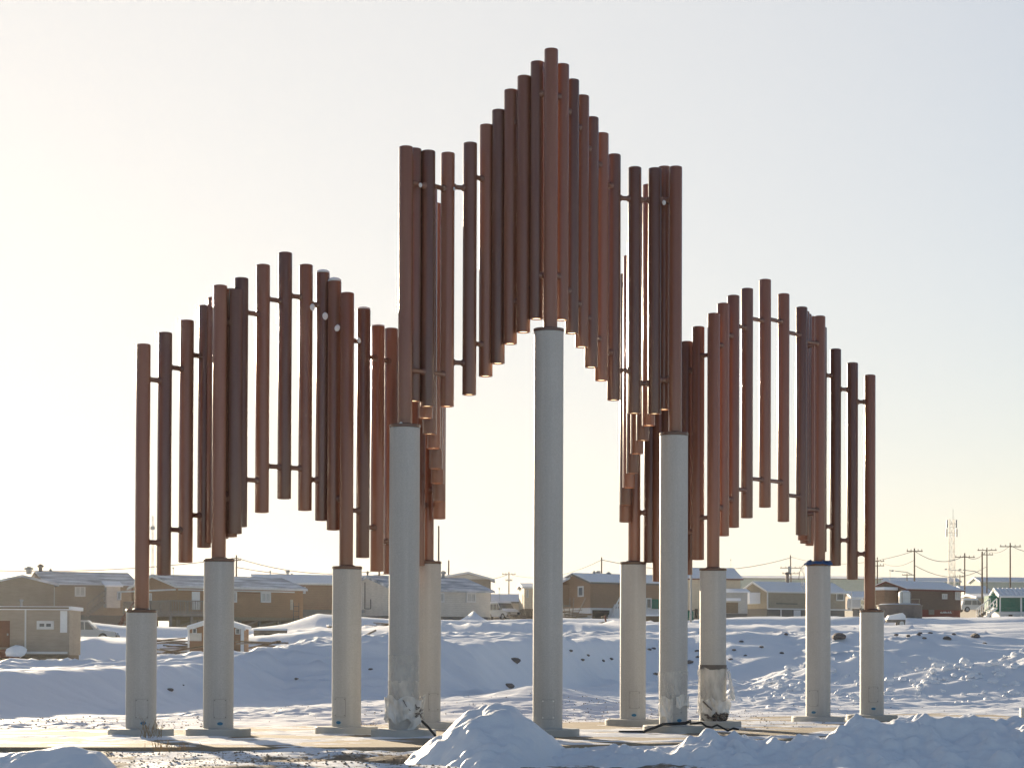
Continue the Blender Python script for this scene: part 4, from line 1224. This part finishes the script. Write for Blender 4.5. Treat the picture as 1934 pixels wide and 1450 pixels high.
lumber('scattered boards on the snow left of the small brown shed', 335, 1218, 112, 9, 2.6, 1, .5)
lumber('broken boards in dirty snow in front of the small brown shed', 330, 1237, 98, 8, 2.2, 2, -.3)
lumber('long boards sloping into the snow right of the small brown shed', 500, 1252, 86, 8, 2.4, 3, -.6)
lumber('dark boards poking from the snow left of the left tall column', 722, 1206, 140, 6, 2.0, 4, .2)
lumber('twigs and boards on the blue snow beside the left tall column', 718, 1238, 70, 4, 1.1, 5, .1)
lumber('timber and poles piled by the brown house right of the tallest column', 1078, 1168, 190, 12, 4.0, 6, .4)
lumber('dark timber lying behind the parked snowy car', 985, 1165, 225, 8, 4, 7, .2)


# upright poles leaning by H8
p = at(1068, 1168, 198); t = thing('leaning_poles', 'pale poles leaning together beside the porch of the brown house', 'poles', (p.x, p.y, gz(p.x, p.y)))
for (x, lx) in ((0, -.3), (.3, .1), (.6, .15), (.9, .9), (-.3, -.5)): MB().tube([(x, 0, 0), (x + lx, .2, 1.9)], .05, 6).build('pole', M['greywood'], t)

# frame ladder by H2
p = at(561, 1180, 184); t = thing('rack', 'thin dark metal rack standing right of the long brown house', 'rack', (p.x - .3, p.y, gz(p.x, p.y)))
for x in (0, .45): MB().bar((x, 0, -.2), (x, 0, 1.5), .05).build('leg', M['gap'], t)
for z in (.35, .8, 1.2): MB().bar((0, -.03, z), (.45, -.03, z), .04).build('rung', M['gap'], t)
MB().box(-.25, -.06, -.1, .1, .9, 1.75).build('board', M['wall_beige'], t)


# ---------------- vehicles
def vehicle(label, px, py, Y, length, height_, m, rot, suv=True, snow=False, cat='car', name='parked_car'):
    """px,py: ground under the middle of the car"""
    p = at(px, py, Y); t = thing(name, label, cat, (p.x, p.y, p.z), rot)
    L, W, Hh = length, 1.85, height_; g = .32
    s = L / 4.8
    belt = Hh * .58
    prof = [(-L / 2, g + .1), (-L / 2 + .05, belt * .95), (-L / 2 + .35 * s, Hh - .06) if suv else (-L / 2 + .9 * s, belt), (-L / 2 + .6 * s, Hh), (.35 * s, Hh), (1.0 * s, belt + .02), (L / 2 - .25, belt * .86), (L / 2, belt * .68), (L / 2, g), (-L / 2 + .1, g)]
    mb = MB(); mb.prism(prof, 'y', -W / 2, W / 2); b = mb.build('body', m, t)
    import bmesh
    for side in (-1, 1):
        y = side * (W / 2 + .006)
        for (x0, x1, x0t, x1t) in ((-L / 2 + .42 * s, -.75 * s, -L / 2 + .62 * s, -.72 * s), (-.65 * s, .15 * s, -.62 * s, .12 * s), (.22 * s, .85 * s, .2 * s, .42 * s)):
            MB().add([(x0, y, belt), (x1, y, belt), (x1t, y, Hh - .12), (x0t, y, Hh - .12)], [(0, 1, 2, 3)]).build('side_window', M['glass'], t)
        for x in (-L * .30, L * .31):
            c = Vector((x, side * (W / 2 - .12), g + .02)); mb = MB(); mb.tube([c - Vector((0, .13, 0)), c + Vector((0, .13, 0))], .33, 16); w = mb.build('wheel', M['black'], t, True)
            mb = MB(); mb.tube([c + Vector((0, side * .10, 0)), c + Vector((0, side * .14, 0))], .19, 12); mb.build('rim', M['metal'], w, True)
        MB().box(L / 2 - .03, L / 2 + .02, side * .6 - .16, side * .6 + .16, belt * .55, belt * .75).build('headlight', M['glass'], t)
    MB().box(L / 2 - .02, L / 2 + .1, -W / 2 + .05, W / 2 - .05, g - .02, g + .2).build('bumper', M['gap'], t)
    MB().add([(.40 * s, -W / 2 + .1, Hh - .03), (.40 * s, W / 2 - .1, Hh - .03), (1.03 * s, W / 2 - .05, belt + .05), (1.03 * s, -W / 2 + .05, belt + .05)], [(0, 1, 2, 3)]).build('windscreen', M['glass'], t)
    MB().box(.55 * s, .7 * s, -W / 2 - .18, -W / 2 - .01, belt + .03, belt + .2).build('mirror', M['gap'], t)
    if snow:
        MB().prism([(-L / 2 + .3 * s, Hh - .02), (-L / 2 + .5 * s, Hh + .12), (.2 * s, Hh + .14), (.5 * s, Hh - .01)], 'y', -W / 2 + .05, W / 2 - .05).build('snow_cover', M['snow'], t)
        MB().prism([(1.05 * s, belt + .03), (1.3 * s, belt + .16), (L / 2 - .3, belt * .95), (L / 2 - .1, belt * .8)], 'y', -W / 2 + .1, W / 2 - .1).build('hood_snow', M['snow'], t)
    return t


vehicle('white sport utility car parked behind the beige shed', 158, 1213, 155, 4.6, 1.55, M['carpaint'], .06)
vehicle('snow covered car parked before the low beige building', 950, 1170, 232, 3.6, 1.75, M['carpaint'], -.9, snow=True)
vehicle('small snowy car between the two rightmost columns', 1618, 1153, 300, 3.6, 1.5, M['carpaint'], 1.2, snow=True)
vehicle('snowy car parked beside the umber house at the right', 1836, 1156, 262, 3.8, 1.5, M['carpaint'], .3, snow=True)


# dark debris before H8
p = at(1145, 1182, 150); t = thing('debris', 'dark jumble of scrap half buried in snow before the brown house', 'scrap', (p.x, p.y, gz(p.x, p.y)), .15)
MB().prism([(-.5, -.1), (-.5, .14), (-.15, .2), (.1, .16), (.45, .24), (.55, -.1)], 'y', -.2, .2).build('scrap_body', M['gap'], t)
MB().bar((.0, 0, .1), (-.12, 0, .62), .14, .1).build('upright', M['slat_red'], t)
MB().bar((-.3, .1, .52), (.12, .1, .45), .09).build('crosspiece', M['wood'], t)
MB().bar((.2, -.2, .05), (.75, -.2, .2), .1, .06).build('board', M['gap'], t)

# table-like freight sledge behind col 7/8
crate('dark wooden platform with snow on top between two right columns', 1216, 1250, 1163, 1185, 140, 1.2, M['wood'], 0, None, 'platform', 'platform')
p = at(1302, 1184, 165); t = thing('fuel_tank', 'dark green upright tank behind the right tall column', 'tank', (p.x, p.y, p.z))
MB().lathe([(0, -.3), (.30, -.3), (.30, 1.15), (.27, 1.2), (0, 1.22)], 16).build('tank_body', M['wall_green'], t, True)
MB().box(-.36, .36, -.36, .36, 1.223, 1.27).build('lid', M['gap'], t)

# rusty tank with jug
Yt = 168
p = at(1706, 1183, Yt); t = thing('storage_tank', 'big round rust streaked steel tank with white frost at the right', 'tank', (p.x, p.y + 1.6, p.z))
ht = at(1706, 1142, Yt).z - p.z
MB().lathe([(0, -.4), (1.70, -.4), (1.70, ht), (1.66, ht + .02), (0, ht + .06)], 36).build('shell', M['rust'], t, True)
MB().lathe([(1.71, ht - .05), (1.76, ht - .05), (1.76, ht + .03), (1.71, ht + .03)], 36).build('rim_band', M['greywood'], t, True)
MB().lathe([(0, ht + .061), (1.6, ht + .061), (1.45, ht + .12), (0, ht + .14)], 30).build('snow_top', M['snow'], t, True)
mb = MB(); z = ht + .5; mb.bar((0.2, .2, z), (1.6, .2, z), .05); mb.bar((1.55, .2, ht), (1.55, .2, z), .05); mb.build('guard_rail', M['greywood'], t)
p2 = at(1709, 1141, Yt + 1.2)
t = thing('water_jug', 'white plastic drum strapped on top of the rusty tank', 'drum', (p2.x, p2.y, p.z + ht + .141))
MB().lathe([(0, 0), (.42, 0), (.47, .08), (.47, .38), (.44, .42), (.47, .46), (.47, .78), (.42, .88), (0, .9)], 20).build('drum_body', M['jug'], t, True)
for a in (-.3, .35): MB().bar((a, -.49, .02), (a, -.49, .85), .04).build('strap', M['gap'], t)
MB().lathe([(0, .903), (.38, .903), (.25, .98), (0, 1.0)], 14).build('snow_cap', M['snow'], t, True)
p = at(1689, 1184, 163); t = thing('cargo_sled', 'snow loaded cargo trailer in front of the rusty tank', 'trailer', (p.x, p.y, p.z))
MB().box(-.6, .75, -.4, .4, .35, .55).build('bed', M['greywood'], t)
MB().prism([(-.62, .553), (-.45, .85), (.55, 1.05), (.75, .85), (.78, .553)], 'y', -.42, .42).build('snow_load', M['snow'], t)
for y in (-.5, .5):
    mb = MB(); mb.tube([(.45, y - .09, .26), (.45, y + .09, .26)], .26, 16); w = mb.build('wheel', M['greywood'], t, True); MB().tube([(.45, y - .11, .26), (.45, y - .092, .26)], .17, 14).build('rim', M['trim'], w)
MB().bar((-.6, 0, .42), (-1.4, 0, .3), .07).build('drawbar', M['metal'], t)

# white fence/rails near green house
p = at(1848, 1166, 232); t = thing('stair_ramp', 'pale wooden stair ramp leading to the green house', 'stairs', (p.x, p.y, p.z))
a = at(1842, 1166, 232) - p; b = at(1868, 1146, 232) - p
for k in range(8):
    q = a.lerp(b, k / 7); MB().box(q.x - .12, q.x + .12, -.5, .5, q.z - .06, q.z).build('tread', M['greywood'], t)
    MB().bar((q.x, -.55, q.z), (q.x, -.55, q.z + .9), .05).build('baluster', M['white'], t)
MB().bar(a + Vector((0, -.55, .9)), b + Vector((0, -.55, .9)), .08).build('handrail', M['white'], t)

# small grey block at the right edge, on the far bank
p = at(1931, 1335, 30); t = tag(MB().box(-.03, .12, -.06, .06, -.1, .05).build('concrete_block', M['plate'], None, False, (p.x, p.y, p.z - .06)), 'small grey concrete block behind the snow bank at right edge', 'block')


# ---------------- poles, wires, tower
def utility_pole(label, px, top_py, Y, arms=((0, 1.2),), lamp=None, trans=False, r=.11, lean=0, m='pole'):
    p = at(px, 1150, Y); zt = at(px, top_py, Y).z; z0 = gz(p.x, Y) - .3
    t = thing('utility_pole', label, 'utility pole', (p.x, Y, z0), 0, 'utility poles over the town')
    H_ = zt - z0
    MB().tube([(0, 0, 0), (lean, 0, H_)], r, 10, r * .7).build('shaft', M[m], t, True)
    for (dz, w) in arms:
        z = H_ - .35 - dz; o = MB().bar((lean - w, -.12, z), (lean + w, -.12, z), .09, .10).build('crossarm', M['pole'], t)
        for x in (-w * .9, -w * .45, w * .45, w * .9): MB().lathe([(0, z + .07), (.05, z + .07), (.05, z + .24), (0, z + .25)], 6, (lean + x, -.12, 0)).build('insulator', M['greywood'], o)
    if trans: MB().lathe([(0, H_ - 2.6), (.28, H_ - 2.6), (.28, H_ - 1.7), (.2, H_ - 1.6), (0, H_ - 1.6)], 12, (-.4, -.1, 0)).build('transformer', M['metal'], t, True)
    if lamp:
        z = H_ - lamp; mb = MB(); mb.tube([(0, 0, z - .5), (-.8, 0, z - .1), (-2.2, 0, z + .05)], .045, 6); ar = mb.build('lamp_arm', M['metal'], t, True)
        MB().lathe([(0, z - .03), (.16, z), (.2, z + .08), (.1, z + .15), (0, z + .16)], 8, (-2.45, 0, 0)).build('lamp_head', M['metal'], ar, True)
    return Vector((p.x, Y, zt - .3))


P = {}
P['a'] = utility_pole('utility pole with street lamp arm behind the umber house', 1727, 1035, 250, ((0, .9),), lamp=2.6)
P['b'] = utility_pole('cross armed pole with lamp just right of the lattice tower', 1822, 1044, 290, ((.2, 1.3),), lamp=2.2)
P['c'] = utility_pole('tall bare pole left of the twin armed pole by the green house', 1855, 1041, 246, (), lamp=2.1)
P['d'] = utility_pole('twin armed pole between bare pole and rightmost pole', 1864, 1034, 300, ((.0, 1.3), (.6, .8)))
P['e'] = utility_pole('single armed pole rightmost on the skyline', 1908, 1025, 270, ((.1, 1.3),))
P['f'] = utility_pole('leaning pole with transformer left of the blue cloth column', 1496, 1048, 320, ((1.5, 1.5), (2.3, 1.2)), trans=True, lean=-.25)
P['g'] = utility_pole('slim pole half hidden by the rightmost column', 1657, 1052, 300, ((.2, .9), (.8, .9)))
P['h'] = utility_pole('short pole with transformer over the brown house roof', 1136, 1052, 260, (), trans=True)
P['i'] = utility_pole('far cross armed pole just left of the tallest column', 961, 1080, 330, ((0, 1.0), (.9, .5)))
P['j'] = utility_pole('slim pole beside the second column above the long brown house', 446, 1048, 240, ((.2, .5),))
P['k'] = utility_pole('thin dark pole close beside the fifth column flange', 828, 993, 172, (), r=.085)
P['l'] = utility_pole('small distant pole right of lattice tower base', 1813, 1085, 380, ((0, .9),))
P['m'] = utility_pole('small distant pole between umber house pole and rightmost column', 1713, 1082, 400, ((0, .9),))
P['n'] = utility_pole('slender grey lamp pole between the right tall and taped columns', 1305, 900, 150, (), r=.075, m='metal')
p = at(288, 1060, 260); t = thing('antenna_mast', 'thin guyed antenna mast seen between the two leftmost pipes', 'mast', (p.x, 260, gz(p.x, 260)))
H_ = at(288, 974, 260).z - t.location.z; mb = MB()
for a in (0, 2.1, 4.2): mb.tube([(.14 * math.cos(a), .14 * math.sin(a), 0), (.10 * math.cos(a), .10 * math.sin(a), H_)], .025, 5)
for k in range(40): a = k % 3 * 2.1; b = (k + 1) % 3 * 2.1; mb.bar((.13 * math.cos(a), .13 * math.sin(a), H_ * k / 40), (.13 * math.cos(b), .13 * math.sin(b), H_ * (k + 1) / 40), .02)
mb.build('lattice', M['metal'], t); MB().box(-.25, .25, -.1, .1, H_ - 1.6, H_ - 1.2).build('antenna', M['metal'], t)
for (px, tp, Y, lb) in ((1681, 1076, 270, 'bare whip antenna over the umber house gable'), (1380, 1056, 330, 'faint whip antenna above the cream hall'), (943, 1110, 262, 'short post left of the far cross armed pole'), (327, 1071, 205, 'vent mast on the skyline right of the leftmost pipes')):
    p = at(px, 1120, Y); z0 = gz(p.x, Y); t = thing('antenna', lb, 'antenna', (p.x, Y, z0)); H_ = at(px, tp, Y).z - z0
    MB().tube([(0, 0, 0), (0, 0, H_)], .04, 6, .025).build('whip', M['metal'], t); MB().lathe([(0, H_ - .15), (.09, H_ - .1), (.09, H_), (0, H_ + .02)], 6).build('cap', M['metal'], t)

# lattice tower
Yt = 420; p = at(1797, 1100, Yt); z0 = gz(p.x, Yt); H_ = at(1797, 980, Yt).z - z0
t = thing('lattice_tower', 'pale steel lattice communications tower with antennas at its top', 'tower', (p.x, Yt, z0))
def wid(z): return .72 - .30 * z / H_
mb = MB(); cs = ((-1, -1), (1, -1), (1, 1), (-1, 1)); nseg = 14
for (a, b) in cs: mb.bar((a * wid(0), b * wid(0), 0), (a * wid(H_), b * wid(H_), H_), .09)
mb.build('legs', M['tower'], t)
mb = MB()
for k in range(nseg):
    z, y = H_ * k / nseg, H_ * (k + 1) / nseg
    for i in range(4):
        (a, b), (c, d) = cs[i], cs[(i + 1) % 4]
        mb.bar((a * wid(z), b * wid(z), z), (c * wid(y), d * wid(y), y), .05); mb.bar((c * wid(z), d * wid(z), z), (a * wid(y), b * wid(y), y), .05); mb.bar((a * wid(z), b * wid(z), z), (c * wid(z), d * wid(z), z), .045)
mb.build('bracing', M['tower'], t)
for (x, zz, s_) in ((-.85, H_ - .9, 1), (.85, H_ - .9, 1), (-.95, H_ - 2.6, 1), (.95, H_ - 2.6, 1)):
    MB().box(x - .14, x + .14, -.3, -.1, zz - .75, zz + .75).build('antenna_panel', M['metal'], t); MB().bar((0, -.1, zz), (x, -.1, zz), .08).build('bracket', M['tower'], t)
MB().tube([(.3, 0, H_), (.3, 0, H_ + 1.9)], .04, 5).build('lightning_rod', M['metal'], t)

# wires
def wire(a, b, sag, label, r=.035):
    mb = MB(); pts = []
    for k in range(13):
        u = k / 12; q = a.lerp(b, u); q.z -= sag * 4 * u * (1 - u); pts.append(q)
    mb.tube(pts, r, 4); tag(mb.build('power_line', M['gap']), label, 'power line', 'power lines over the town')


def far(px, py, Y): return at(px, py, Y)


W_ = [(P['j'], far(720, 1076, 260), 1.0, 'upper wire running right from the pole by the second column'), (P['j'] - Vector((0, 0, 1)), far(760, 1080, 260), .8, 'lower wire running right from the pole by the second column'),
      (far(-40, 1076, 230), P['j'], .6, 'wire over the roof of the taupe house'),
      (P['f'], P['a'], 1.2, 'wire from the leaning transformer pole to the umber house pole'), (P['a'], P['b'], 1.0, 'wire from the umber house pole to the pole by the tower'),
      (P['b'], P['d'], .8, 'wire from the tower side pole to the twin armed pole'), (P['d'], P['e'], .6, 'wire from the twin armed pole to the rightmost pole'),
      (P['e'], far(2010, 1036, 280), .8, 'wire leaving the rightmost pole to the right'), (P['h'], P['f'], 1.6, 'long wire from short transformer pole to leaning pole'),
      (P['i'], P['h'], 1.2, 'wire from the far cross armed pole to the short pole'), (P['a'] - Vector((0, 0, 1.6)), P['d'] - Vector((0, 0, 2.2)), 1.4, 'lower slack wire across the tower'),
      (P['g'], P['a'] - Vector((0, 0, 1.0)), .8, 'wire from the slim pole behind rightmost column to the lamp arm pole'), (far(840, 1088, 300), P['i'], .8, 'faint wire reaching the far cross armed pole from the left')]
for w in W_: wire(*w)

# ---------------- rocks poking through the snow
RK = [chunk_mesh('rock', 1.0, 60 + s, M['boulder'], .6) for s in range(5)]
rocks = [(972, 1249, 66, .20, 'flat dark rock in the blue snow left of the tallest column'), (962, 1300, 60, .17, 'square grey rock just left of the tallest column base'),
         (1302, 1254, 70, .16, 'dark rock touching the right edge of the right tall column'), (1842, 1203, 108, .30, 'large round rock on the far snow at the right'),
         (1788, 1207, 100, .24, 'round rock just right of the tall snow block'), (1584, 1210, 95, .34, 'brown rock heap between the two rightmost columns'),
         (321, 1309, 42.5, .075, 'small dark stone between the two leftmost columns'), (346, 1294, 46, .03, 'thin dark twig stub between the two leftmost columns'),
         (1238, 1274, 78, .12, 'small rock at the drift edge left of the right tall column')]
small = [(1100, 1246), (1110, 1243), (1078, 1236), (1139, 1247), (1154, 1249), (1226, 1227), (1234, 1226), (1316, 1230), (1318, 1242), (1380, 1245), (1386, 1230), (1738, 1196), (1746, 1206), (1757, 1197), (1802, 1199),
         (1693, 1200), (1860, 1215), (1715, 1206), (1735, 1199), (1484, 1201), (1400, 1214), (1438, 1224), (1476, 1234), (1408, 1238), (1368, 1250), (650, 1278), (700, 1270), (560, 1298)]
def place_rock(i, px, py, Y, r, lb, grp):
    # walk the sight line to the snow
    yy = np.arange(38, 190, .25); A = at(px, py, 1.0) - EYE
    hit = EYE.z + A.z * yy <= height(A.x * yy, yy) + .01
    best = float(yy[np.argmax(hit)]) if hit.any() else Y
    q = at(px, py, best); r = r * best / Y
    o = bpy.data.objects.new('rock', RK[i % 5]); COL.objects.link(o); o.location = (q.x, q.y, gz(q.x, q.y) + r * .1); o.scale = (r, r * .9, r * .85); o.rotation_euler = (0, 0, i * 1.7)
    tag(o, lb, 'rock', grp)
for i, (px, py, Y, r, lb) in enumerate(rocks): place_rock(i, px, py, Y, r, lb, 'rocks showing through the snow')
for i, (px, py) in enumerate(small): place_rock(i, px, py, 70, .085, 'small dark stone poking through the blue shaded snow', 'small stones on the blue snow slope')

# ---------------- added thin haze: a sunlit veil in place of lens flare
mh = bpy.data.materials.new('flare_haze'); mh.use_nodes = True
nh = mh.node_tree.nodes
for x in list(nh):
    if x.type == 'BSDF_PRINCIPLED': nh.remove(x)
pv = nh.new('ShaderNodeVolumePrincipled'); pv.inputs['Color'].default_value = (.96, .95, .93, 1); pv.inputs['Density'].default_value = 0.00006; pv.inputs['Anisotropy'].default_value = .65
mh.node_tree.links.new(pv.outputs[0], nh['Material Output'].inputs['Volume'])
hb_ = MB().box(-6500, 6500, -600, 7000, -2.2, 32.0).build('haze', mh); hb_['kind'] = 'stuff'; hb_['label'] = 'thin added haze standing in for the lens flare veil over the town'
